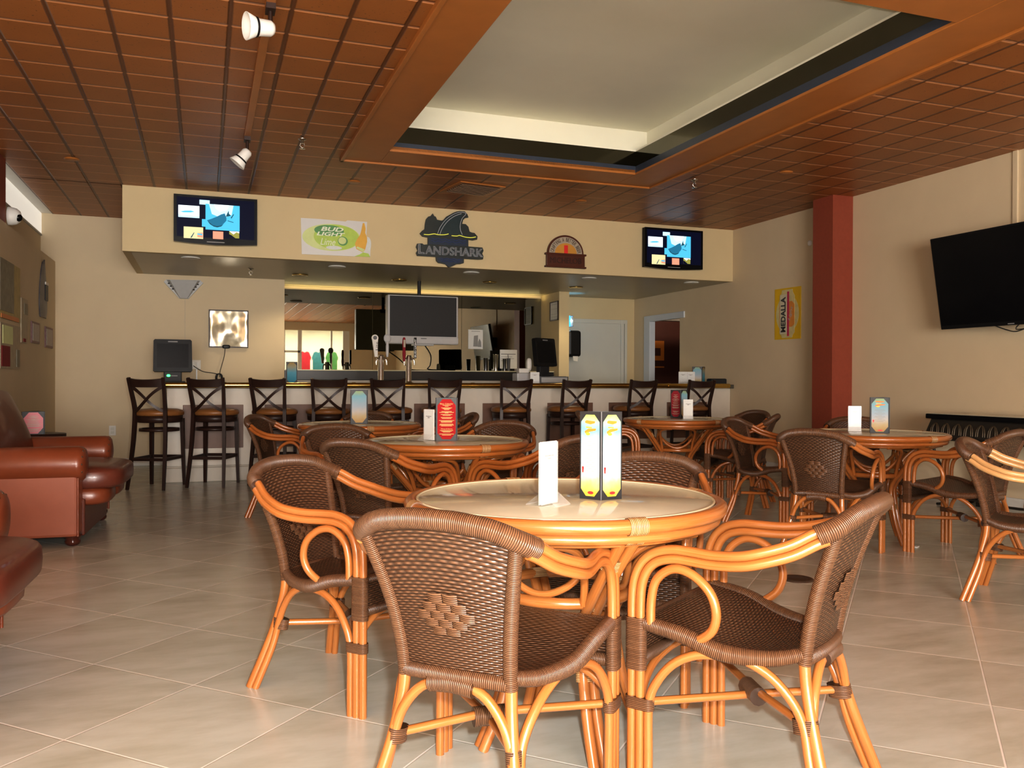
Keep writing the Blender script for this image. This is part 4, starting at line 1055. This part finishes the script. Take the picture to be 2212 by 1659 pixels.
# corridor beyond the doorway
t = thing('wall_picture', 'orange picture on the dark red wall of the back room', 'picture', (8.27, 14.6, 1.69))
MB().span((-.17, -.03, -.19), (.14, -.002, .19)).build('canvas', 'picture_orange', t); MB().span((-.1, -.034, -.1), (.06, -.03, .05)).build('print', 'dark_red_wall', t)
tag(MB().span((8.1, 14.58, 1.36), (8.42, 14.598, 1.385)).build('wall_shelf', 'picture_orange'), 'thin orange strip on the back room wall below the picture', 'shelf')

t = thing('lounge_chair', 'dark padded chair standing in the back room past the doorway', 'chair', (7.55, 13.4, 0), .4)
MB().superell((0, 0, .45), (.55, .52, .14), .4, 24, 10).build('seat', 'black_matte', t); MB().superell((0, .24, .80), (.54, .12, .62), .45, 24, 14).build('backrest', 'black_matte', t)
for sx in (-1, 1):
    for sy in (-1, 1): MB().tube([(sx*.2, sy*.18, .42), (sx*.23, sy*.22, 0)], [.02, .014], 8).build('leg', 'black', t)
# ------------------------------------------------------------------ right wall
t = thing('wall_sign', 'yellow poster of a beer can on the right wall beside the red column', 'poster', (XR, 0, 0))
def yprism(mb, poly, x0, x1):
    """polygon in (-y, z) standing on the right wall"""
    mb.M = Matrix(((0, 1, 0, 0), (-1, 0, 0, 0), (0, 0, 1, 0), (0, 0, 0, 1))); mb.prism([(-y, z) for y, z in poly], x0, x1); mb.M = Matrix.Identity(4); return mb
yprism(MB(), [(8.838, 1.625), (8.35, 1.62), (8.35, 2.245), (8.838, 2.25)], -.008, -.001).build('board', 'sign_yellow', t)
yprism(MB(), [(8.595+a, 1.93+b) for a, b in ellipse(0, 0, .215, .235, 36)], -.010, -.008).build('halo', 'can_gold', t)
mb = yprism(MB(), [(8.69, 1.64), (8.70, 1.67), (8.735, 1.70), (8.735, 2.14), (8.70, 2.19), (8.69, 2.225), (8.50, 2.225), (8.49, 2.19), (8.455, 2.14), (8.455, 1.70), (8.49, 1.67), (8.50, 1.64)], -.014, -.010)
mb.cur = 1; yprism(mb, [(8.735+.01*0, 1.80), (8.70, 1.77), (8.50, 1.77), (8.455, 1.80), (8.455, 2.04), (8.50, 2.08), (8.70, 2.08), (8.735, 2.04)], -.016, -.014); mb.build('can', ['can_gold', 'can_orange'], t)
yprism(MB(), [(8.725, 1.69), (8.595, 1.69), (8.595, 2.17), (8.725, 2.17)], -.018, -.016).build('can_label', 'can_pale', t)
yprism(MB(), [(8.588, 1.66), (8.552, 1.66), (8.552, 2.2), (8.588, 2.2)], -.018, -.016).build('can_stripe', 'can_magenta', t)
mb = MB(); 
TM = Matrix(((0, 1, 0, 0), (-1, 0, 0, 0), (0, 0, 1, 0), (0, 0, 0, 1))) @ Matrix.Translation((-8.66, 0, 1.925)) @ Matrix.Rotation(-PI/2, 4, 'Y')
mb.M = TM; put_text(mb, 'MEDALLA', -.215, .215, -.045, .045, -.0195, .001, bold=.035); mb.build('lettering', 'ink', t)
mb = MB(); mb.M = Matrix(((0, 1, 0, 0), (-1, 0, 0, 0), (0, 0, 1, 0), (0, 0, 0, 1))) @ Matrix.Translation((-8.52, 0, 1.93)) @ Matrix.Rotation(-PI*.40, 4, 'Y'); put_text(mb, 'Light', -.09, .09, -.028, .028, -.0195, .001, shear=.3); mb.build('script', 'grey_plastic', t)
t = thing('wall_television', 'large black television tilted down on the right wall', 'television', (6.37, 5.33, 2.015))
mb = MB(); mb.M = Matrix.Rotation(-.17, 4, 'Y')
mb.span((-.03, -.73, -.42), (.03, .73, .42)); mb.build('bezel', 'black', t, bevel=.006)
m2 = MB(); m2.M = mb.M; m2.span((-.0325, -.715, -.385), (-.029, .715, .405)); m2.build('screen', 'black_gloss', t)
m2 = MB(); m2.M = mb.M; m2.span((-.034, -.03, -.41), (-.03, .03, -.402)); m2.build('badge', 'ink_grey', t)
MB().span((.02, -.2, -.12), (.295, .2, .12)).build('wall_bracket', 'black_matte', t)
MB().tube([(.08, .22, -.40), (.10, .1, -.45), (.10, 0, -.47), (.12, -.1, -.43), (.12, -.03, -.40), (.12, .02, -.45), (.13, -.12, -.44), (.14, -.2, -.40)], .005, 6, sub=4).build('loose_cable', 'cable', t)
tag(MB().superell((XR-.012, 8.19, 2.73), (.05, .045, .065), .8, 14, 8).build('motion_sensor', 'white_bright'), 'small white sensor on the wall beside the red column', 'sensor')
# console
t = thing('console_table', 'ornate dark iron console table with a stone top along the right wall', 'console table', (6.42, 5.2, 0))
MB().span((-.23, -.82, .78), (.235, .82, .825)).build('table_top', ['black_gloss'], t, bevel=.008); MB().span((-.215, -.80, .825), (.23, .80, .829)).build('stone_inset', 'marble', t)
mb = MB().add([(-.20, -.78, .78), (-.20, .78, .78), (-.235, .83, .62), (-.235, -.83, .62), (.235, -.78, .78), (.235, .78, .78), (.235, .83, .62), (.235, -.83, .62)], [(0, 1, 2, 3), (1, 5, 6, 2), (0, 3, 7, 4)], None, False)
mb.build('apron', 'iron', t)
mb = MB()
for k in range(13):
    y = -.72+k*.12
    for r in (.045, .026):
        mb.tube([(-.226-.002, y-r, .645), (-.222, y-r*.9, .70), (-.212, y-r*.4, .735), (-.210, y, .742), (-.212, y+r*.4, .735), (-.222, y+r*.9, .70), (-.228, y+r, .645)], .006, 6, sub=2)
mb.build('apron_relief', 'iron_relief', t)
MB().span((-.245, -.84, .595), (.235, .84, .625)).build('lower_rail', 'iron', t, bevel=.006)
for sy in (-1, 1):
    for x in (-.19, .19):
        lg = MB().tube([(x, sy*.74, .60), (x, sy*.76, .52), (x, sy*.72, .42), (x, sy*.60, .25), (x, sy*.58, .12), (x, sy*.66, .03), (x, sy*.72, .012)], .012, 8, sub=5).build('leg', 'iron', t)
    MB().tube([(.1, sy*.52, .60), (.1, sy*.52, .012)], .012, 8).tube([(.1, sy*.46, .60), (.1, sy*.46, .012)], .012, 8).span((.07, sy*.44, 0), (.13, sy*.54, .05)).build('leg', 'iron', t)
mb = MB(); mb.tube([(-.19, .58, .13), (-.19, .40, .10), (-.19, .28, .16), (-.19, .24, .24), (-.19, .29, .28), (-.19, .32, .25), (-.19, .29, .23)], .011, 8, sub=4)
mb.tube([(-.19, -.58, .13), (-.19, -.40, .10), (-.19, -.28, .16), (-.19, -.24, .24), (-.19, -.29, .28), (-.19, -.32, .25), (-.19, -.29, .23)], .011, 8, sub=4).tube([(-.19, .40, .10), (-.19, 0, .08), (-.19, -.40, .10)], .011, 8, sub=4); mb.build('scroll', 'iron', t)
# floor oddments
tag(MB().lathe([(0, .006), (.05, .006), (.052, .008), (.085, .008), (.09, 0)], 28).build('floor_drain', 'drain', loc=(3.14, 3.95, 0)), 'round brown drain cover set in the floor right of the nearest table', 'drain')
tag(MB().box((4.51, 4.46, .004), (.05, .03, .006), Matrix.Rotation(.5, 3, 'Z')).build('paper_scrap', 'white_card'), 'scrap of white paper on the floor by a rattan chair leg', 'paper')

# ------------------------------------------------------------------ left wall pictures
def lwall(name, lb, cat, y0, y1, z0, z1, mats, parts, group=None):
    t = thing(name, lb, cat, (-1.74, (y0+y1)/2, (z0+z1)/2), 0, group)
    h, k = (y1-y0)/2, (z1-z0)/2
    MB().span((.001, -h, -k), (.012, h, k)).build(mats[0], mats[1], t)
    for i, (nm, mt, a, b, c, d) in enumerate(parts):
        MB().span((.011, a*h, c*k), (.016+.001*i, b*h, d*k)).build(nm, mt, t)
    return t
lwall('wall_poster', 'tall olive and yellow poster at the left end of the partition', 'poster', 8.72, 9.62, 1.66, 2.2, ('sheet', 'poster_yellow'), [('picture', 'poster_olive', -1, .3, -.75, 1), ('caption', 'picture_orange', -.9, .8, -1, -.85)])
lwall('wall_poster', 'pale green and red poster below the olive one on the partition', 'poster', 8.75, 9.60, 1.20, 1.62, ('sheet', 'poster_pale'), [('picture', 'lime_pale', -.8, .2, .1, .9), ('print', 'red_dull', -.9, -.1, -.9, .0), ('print', 'poster_olive', .6, .95, -.9, -.1)])
lwall('wall_poster', 'narrow faded poster between the olive poster and the small frames', 'poster', 9.68, 10.0, 1.47, 1.92, ('sheet', 'poster_pale'), [('picture', 'poster_olive', -.2, .9, .3, .8), ('print', 'red_dull', -.4, .3, -.95, -.8)])
lwall('framed_photo', 'left of two small dark red framed photos on the partition', 'framed photo', 10.22, 10.68, 1.49, 1.72, ('frame', 'frame_red'), [('photo', 'photo_grey', -.8, .8, -.8, .8)])
lwall('framed_photo', 'right of two small dark red framed photos, nearest the corner', 'framed photo', 11.05, 11.56, 1.47, 1.71, ('frame', 'frame_red'), [('photo', 'photo_grey', -.8, .8, -.8, .8)])
t = thing('wall_board', 'dark surfboard shaped decoration high on the left partition', 'surfboard', (-1.74, 10.92, 2.1))
MB().sheet(lambda u, v: V((.012+.014*math.sin(PI*u), (u*2-1)*.24*math.sin(PI*(.09+.91*v)**.62)**.6, -.30+v*.66)), 8, 20, 1, 1, .011).build('board', 'board_grey', t)
MB().span((.026, .0, -.10), (.034, .16, .08)).build('dark_panel', 'black', t); MB().span((.026, .0, .08), (.036, .18, .11)).build('white_label', 'white_paint', t)

# ------------------------------------------------------------------ leather armchairs
def make_sofa():
    t = empty('leather_armchair')      # faces +X, local y across, front of the arms at x = 0
    D = .985
    for s in (-1, 1):
        y = s*.53
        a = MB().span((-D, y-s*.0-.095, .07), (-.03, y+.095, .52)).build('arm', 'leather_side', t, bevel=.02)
        prof = [(0, -.0), (.06, 0), (.105, .012), (.118, .03)]
        mb = MB(); mb.M = Matrix.Translation((0, y+s*.01, .545)) @ Matrix.Rotation(-PI/2, 4, 'Y')
        mb.lathe([(0, -.015), (.05, -.014), (.095, -.004), (.115, .015), (.118, .04), (.118, D-.05), (.10, D), (0, D+.005)], 28); mb.build('arm_roll', 'leather', a)
        for k in range(9):
            ang = PI*(-.15+1.3*k/8); MB().superell((-.004, y+s*.01+.100*math.cos(ang), .545+.100*math.sin(ang)), (.012, .014, .014), 1, 8, 6).build('nailhead', 'drain', a)
        MB().tube([(-.028, y+s*.095, .075), (-.028, y+s*.095, .46)], .008, 8).build('piping', 'leather', a)
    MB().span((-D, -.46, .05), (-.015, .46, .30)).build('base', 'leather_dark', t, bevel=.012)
    mb = MB()
    for s in (-1, 1): mb.superell((-.20, s*.215, .305), (.66, .44, .135), .42, 28, 14)
    mb.build('seat_front', 'leather', t)
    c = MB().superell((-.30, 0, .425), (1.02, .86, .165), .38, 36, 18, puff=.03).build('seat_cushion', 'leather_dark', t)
    def back(u, v):
        a = (u*2-1); top = .62+.34*math.sqrt(max(0, 1-abs(a)**2.6))
        return V((-.70-.10*v+.06*math.sin(PI*v), a*.52, .30+(top-.30)*v))
    MB().sheet(back, 24, 16, 1, 1, -.17).build('backrest', 'leather_dark', t)
    for x in (-.075, -D+.07):
        for s in (-1, 1):
            MB().lathe([(.028, 0), (.045, .012), (.05, .03), (.042, .048), (.055, .062), (.055, .08), (0, .08)], 16, (x, s*.53, 0)).build('foot', 'wood_foot', t)
    return t
sf = make_sofa(); sf.location = (-.725, 6.85, 0); sf.rotation_euler = (0, 0, -.05); tag(sf, 'brown leather club armchair at the left, showing its whole side panel', 'leather armchair', 'leather club armchairs at the left')
s2 = copy_tree(sf); s2.location = (-.80, 3.43, 0); tag(s2, 'nearer leather club armchair cut by the left edge of the photo', 'leather armchair', 'leather club armchairs at the left')
t = thing('side_table', 'small dark side table behind the leather armchair, holding the pink card', 'side table', (-1.36, 8.1, 0))
MB().lathe([(0, .62), (.25, .62), (.25, .645), (0, .645)], 32).build('table_top', 'espresso', t); MB().lathe([(.025, .02), (.025, .62)], 12).build('pole', 'espresso', t); MB().lathe([(0, 0), (.17, 0), (.16, .02), (0, .025)], 28).build('base', 'espresso', t)

# ------------------------------------------------------------------ menus and cards
def octo(w, h, c, k=.8): return [(-w/2+c, -h/2), (w/2-c, -h/2), (w/2, -h/2+c*1.25), (w/2, h/2-c*1.25), (w/2-c, h/2), (-w/2+c, h/2), (-w/2, h/2-c*1.25), (-w/2, -h/2+c*1.25)]
def menu_face(parent, w, h, kind, Mx):
    """one black board of a menu stand carrying its sheet: local x-z plane read from -Y, foot at z=0"""
    b = MB(); b.M = Mx; b.span((-w/2, 0, 0), (w/2, .004, h)); b = b.build('board', 'menu_board', parent)
    pw, ph = w*.86, h*.93; P = [(x, z+h*.5) for x, z in octo(pw, ph, pw*.27)]
    s = MB(); s.M = Mx
    n = len(P)
    s.add([(x, -.0015, z) for x, z in P], [tuple(range(n))], [[(x/pw+.5, (z-h*.5)/ph+.5) for x, z in P]], False)
    mt = {'beach': 'beach_menu', 'bright': 'beach_menu_bright', 'red': 'red_paper', 'dusk': 'dusk_menu', 'pink': 'pink_card', 'dullred': 'red_dull', 'pale': 'beach_menu'}[kind]
    sh = s.build('menu_sheet', mt, b)
    ln = MB(); ln.M = Mx
    if kind in ('red', 'dullred', 'pink'):
        if kind == 'red':
            put_text(ln, 'Beer Calendar', -pw*.36, pw*.36, h*.845, h*.875, -.0022, .0005); put_text(ln, 'Wines & Extras', -pw*.32, pw*.32, h*.265, h*.288, -.0022, .0005)
        rows = [(.825, .22), (.80, .1), (.765, .3), (.745, .22), (.725, .14), (.68, .28), (.66, .4), (.645, .1), (.61, .32), (.59, .22), (.54, .32), (.52, .26), (.47, .42), (.45, .32), (.43, .3), (.385, .36), (.365, .4), (.345, .3), (.24, .36), (.22, .28), (.2, .2), (.155, .4), (.13, .25)]
        for z, hw in rows: ln.span((-pw*hw, -.0022, h*z-.0012), (pw*hw, -.0016, h*z+.0012))
        ln.build('menu_print', 'gold_ink' if kind == 'red' else 'plaque_ring', sh)
    elif kind in ('bright', 'beach'):
        for k in range(15):
            hw = (.3, .34, .22, .12)[k % 4]; z = .66-k*.024
            ln.span((-pw*hw, -.0022, h*z-.0008), (pw*hw, -.0016, h*z+.0008))
        ln.build('menu_print', 'ink_grey', sh)
        if kind in ('bright', 'beach'):
            a = MB(); a.M = Mx; a.prism([(-pw*.28, h*.885), (-pw*.2, h*.90), (pw*.26, h*.89), (pw*.24, h*.87), (pw*.02, h*.855), (-pw*.25, h*.868)], -.0026, -.0016)
            a.prism([(-pw*.3, h*.775), (-.1*pw, h*.805), (pw*.32, h*.81), (pw*.3, h*.785), (0, h*.77), (-pw*.28, h*.75)], -.0026, -.0016); a.build('banner', 'orange_ink', sh)
            a = MB(); a.M = Mx; a.prism([(-pw*.24, h*.83), (pw*.1, h*.825), (pw*.08, h*.81), (-pw*.22, h*.812)], -.0026, -.0016).prism(ellipse(-pw*.12, h*.745, pw*.12, h*.018, 14), -.0028, -.0018); a.build('fruit', 'yellow_ink', sh)
            a = MB(); a.M = Mx; a.prism([(-pw*.42, h*.3), (-pw*.36, h*.3), (-pw*.34, h*.37), (-pw*.44, h*.37)], -.0026, -.0016).prism(ellipse(pw*.03, h*.075, pw*.16, h*.018, 14), -.0026, -.0016); a.build('drink', 'red_bright', sh)
def menu_stand(lb, x, y, z, w, h, kinds, a0, q=.56):
    """three sided upright menu; a0 turns the spine between the first two faces to the viewer"""
    t = thing('menu_stand', lb, 'menu', (x, y, z), a0, 'black menu stands')
    # spine at the local origin, faces run back-left and back-right at 60 degrees
    for s, k in zip((-1, 1), kinds):
        Mx = Matrix.Rotation(s*q, 4, 'Z') @ Matrix.Translation((s*w/2, 0, 0))
        menu_face(t, w, h, k, Mx)
    MB().span((-w*math.cos(q), w*math.sin(q), 0), (w*math.cos(q), w*math.sin(q)+.004, h)).build('rear_board', 'menu_board', t)
    MB().tube([(0, -.0005, 0), (0, -.0005, h)], .0022, 6).build('spine', 'grey_dark', t)
    return t
menu_stand('tall black menu stand with bright beach sheets on the nearest table', 1.131, 2.332, TT, .076, .268, ('bright', 'bright'), -.42)
menu_stand('black menu stand with a red sheet and gold lettering on the second table', 1.41, 4.86, TT, .125, .255, ('red', 'dullred'), .66, .94)
menu_stand('black menu stand with a pale blue beach sheet on the far left table', 1.245, 6.90, TT, .135, .275, ('pale', 'dusk'), .77, .94)
menu_stand('black menu stand with red and blue sheets on the far table before the bar', 4.33, 7.18, TT, .10, .27, ('dullred', 'pale'), -.25)
menu_stand('black menu stand with a beach sheet on the table near the red column', 4.50, 4.69, TT, .125, .25, ('beach', 'dusk'), .22, .94)
menu_stand('dim black menu stand at the left end of the mirror on the bar', 1.00, 10.05, 1.062, .12, .25, ('dusk', 'dusk'), .8, .94)
menu_stand('black menu stand with pale sheets at the right end of the bar', 6.31, 9.92, 1.062, .13, .24, ('pale', 'dusk'), .15)
menu_stand('pink and black card stand on the side table by the leather armchair', -1.26, 8.02, .645, .165, .19, ('pink', 'pink'), 1.08, .94)
def card(lb, x, y, z, rz, w, h, frm=True):
    t = thing('card_holder', lb, 'card holder', (x, y, z), rz, 'white cards in clear holders')
    MB().span((-w/2, -.0025, .004), (w/2, .0025, h)).build('card', 'white_card', t)
    MB().span((-w*.27, -.004, h*.765), (w*.27, -.0025, h*.785)).span((-w*.1, -.004, h*.72), (w*.1, -.0025, h*.745)).build('print', 'ink', t)
    MB().span((-w/2-.002, -.0055, .002), (w/2+.002, -.0042, h*.99)).span((-w/2-.002, .0042, .002), (w/2+.002, .0055, h*.99)).build('sleeve', 'acrylic', t)
    MB().add([(-w/2, -.05, 0), (w/2, -.05, 0), (w/2, .05, 0), (-w/2, .05, 0), (-w/2, -.006, .035), (w/2, -.006, .035), (-w/2, .006, .035), (w/2, .006, .035), (-w/2, -.05, .003), (w/2, -.05, .003), (w/2, .05, .003), (-w/2, .05, .003)],
             [(0, 3, 2, 1), (8, 9, 5, 4), (11, 6, 7, 10), (0, 1, 9, 8), (2, 3, 11, 10)], None, False).build('foot', 'acrylic', t)
card('bright white card in a clear holder on the nearest table', .945, 2.30, TT, .62, .085, .185)
card('white card holder seen almost edge on beside the red menu', 1.258, 4.935, TT, -1.15, .09, .185)
card('white card holder in front of the red and blue menu on the far table', 4.24, 6.90, TT, -.3, .088, .185)
card('white card holder left of the beach menu near the red column', 4.385, 4.90, TT, -.62, .085, .185)
card('white card holder on the bar in front of the register', 3.89, 9.93, 1.062, -.15, .115, .15)
card('left of two white card holders at the right end of the bar', 6.02, 9.93, 1.062, -.3, .115, .17)
card('right of two white card holders at the right end of the bar', 6.155, 9.96, 1.062, -.3, .115, .17)
t = thing('napkin_box', 'low black box on the right end of the bar against the wall', 'box', (6.545, 9.93, 1.062))
MB().span((-.12, -.06, 0), (.12, .06, .075)).build('body', 'black_matte', t, bevel=.005); MB().span((-.11, -.05, .075), (.11, .05, .08)).build('lid', 'black', t)

# ------------------------------------------------------------------ shop seen only in the mirror
for k, (x, c1, lb) in enumerate(((3.5, 'shop_shirt', 'red shirt hanging in the shop window behind the camera, the left one'), (4.0, 'shop_teal', 'red and teal shirt hanging in the shop window behind the camera'), (4.5, 'lime_dark', 'green shirt hanging in the shop behind the camera'))):
    t = thing('shop_shirt', lb, 'shirt', (x, -7.4, 1.35), 0, 'shirts on show in the shop')
    MB().prism([(-.2, 0), (.2, 0), (.2, .55), (.22, .45), (.235, .56), (.16, .75), (.08, .78), (0, .74), (-.08, .78), (-.16, .75), (-.235, .56), (-.22, .45), (-.2, .55)], -.03, .03).build('shirt_body', c1, t)
t = thing('shop_rack', 'dark crowded merchandise rack in the shop behind the camera', 'rack', (3.9, -8.3, 0))
MB().span((-1.2, -.3, 0), (1.2, .3, 1.15)).build('shelf_unit', 'shop_dark', t, bevel=.02)
for k in range(6): MB().superell((-.95+k*.38, .1, 1.25), (.26, .24, .26), .7, 14, 8).build('merchandise', ('red_paper', 'white_paint', 'shop_teal', 'shop_dark', 'lime_dark', 'pink_card')[k], t)

# ------------------------------------------------------------------ light and camera
def area(name, loc, rot, sx, sy, e, col=(1, 1, 1), spread=PI):
    l = bpy.data.lights.new(name, 'AREA'); l.shape = 'RECTANGLE'; l.size = sx; l.size_y = sy; l.energy = e; l.color = col; l.spread = spread
    o = bpy.data.objects.new(name, l); COL.objects.link(o); o.location = loc; o.rotation_euler = rot; return o
def point(name, loc, e, r, col):
    l = bpy.data.lights.new(name, 'POINT'); l.energy = e; l.shadow_soft_size = r; l.color = col
    o = bpy.data.objects.new(name, l); COL.objects.link(o); o.location = loc; return o
def spot(name, loc, e, r, col, ang, rot=(0, 0, 0)):
    l = bpy.data.lights.new(name, 'SPOT'); l.energy = e; l.shadow_soft_size = r; l.color = col; l.spot_size = ang; l.spot_blend = .6
    o = bpy.data.objects.new(name, l); COL.objects.link(o); o.location = loc; o.rotation_euler = rot; return o
area('window_daylight', (-.2, -5.9, 1.35), (PI/2, 0, 0), 4.2, 2.2, 840, (1, .97, .93))
area('shop_light', (3.8, -7.2, 3.05), (0, 0, 0), 3.5, 1.6, 420, (1, .97, .92))
point('camera_flash', (.09, .03, 1.20), 265, .03, (1, .99, .96))
spot('bar_downlight', (1.139, 11.133, ZS-.03), 26, .05, (1, .80, .50), 2.3)
spot('bar_downlight_right', (4.996, 11.154, ZS-.03), 26, .05, (1, .80, .50), 2.3)
area('mirror_top_light', (3.0, 12.44, ZS-.10), (PI, 0, 0), 3.9, .08, 5, (1, .80, .36))
spot('insect_glow', (5.30, 12.0, 2.09), 5, .03, (.1, .5, 1), 1.2, (PI, 0, 0))
point('back_room_fill', (8.3, 13.0, 2.9), 70, .1, (1, .8, .55))  # added fill so the orange picture shows; no lamp fixture here
w = bpy.data.worlds.new('world'); SC.world = w; w.use_nodes = True
w.node_tree.nodes['Background'].inputs[0].default_value = (.9, .92, 1, 1); w.node_tree.nodes['Background'].inputs[1].default_value = .3

cam = bpy.data.cameras.new('camera'); co = bpy.data.objects.new('camera', cam); COL.objects.link(co)
cam.sensor_width = 36; cam.lens = 36*1836.84/2212; cam.clip_start = .02
yaw, pit, rol = math.radians(19.8606), math.radians(-.31048), math.radians(.23722)
f = V((math.sin(yaw)*math.cos(pit), math.cos(yaw)*math.cos(pit), math.sin(pit)))
r0 = V((math.cos(yaw), -math.sin(yaw), 0)); u0 = r0.cross(f)
r = r0*math.cos(rol)+u0*math.sin(rol); u = -r0*math.sin(rol)+u0*math.cos(rol)
co.matrix_world = Matrix(((r.x, u.x, -f.x, 0), (r.y, u.y, -f.y, 0), (r.z, u.z, -f.z, 1.12), (0, 0, 0, 1)))
SC.camera = co
c = SC.cycles
c.max_bounces = 5; c.diffuse_bounces = 4; c.glossy_bounces = 3; c.transmission_bounces = 4; c.transparent_max_bounces = 8
c.caustics_reflective = False; c.caustics_refractive = False; c.sample_clamp_indirect = 6
c.use_adaptive_sampling = True; c.adaptive_threshold = .07; c.use_denoising = True
SC.view_settings.view_transform = 'Standard'
SC.view_settings.look = 'None'
SC.view_settings.exposure = .42
SC.view_settings.gamma = .86
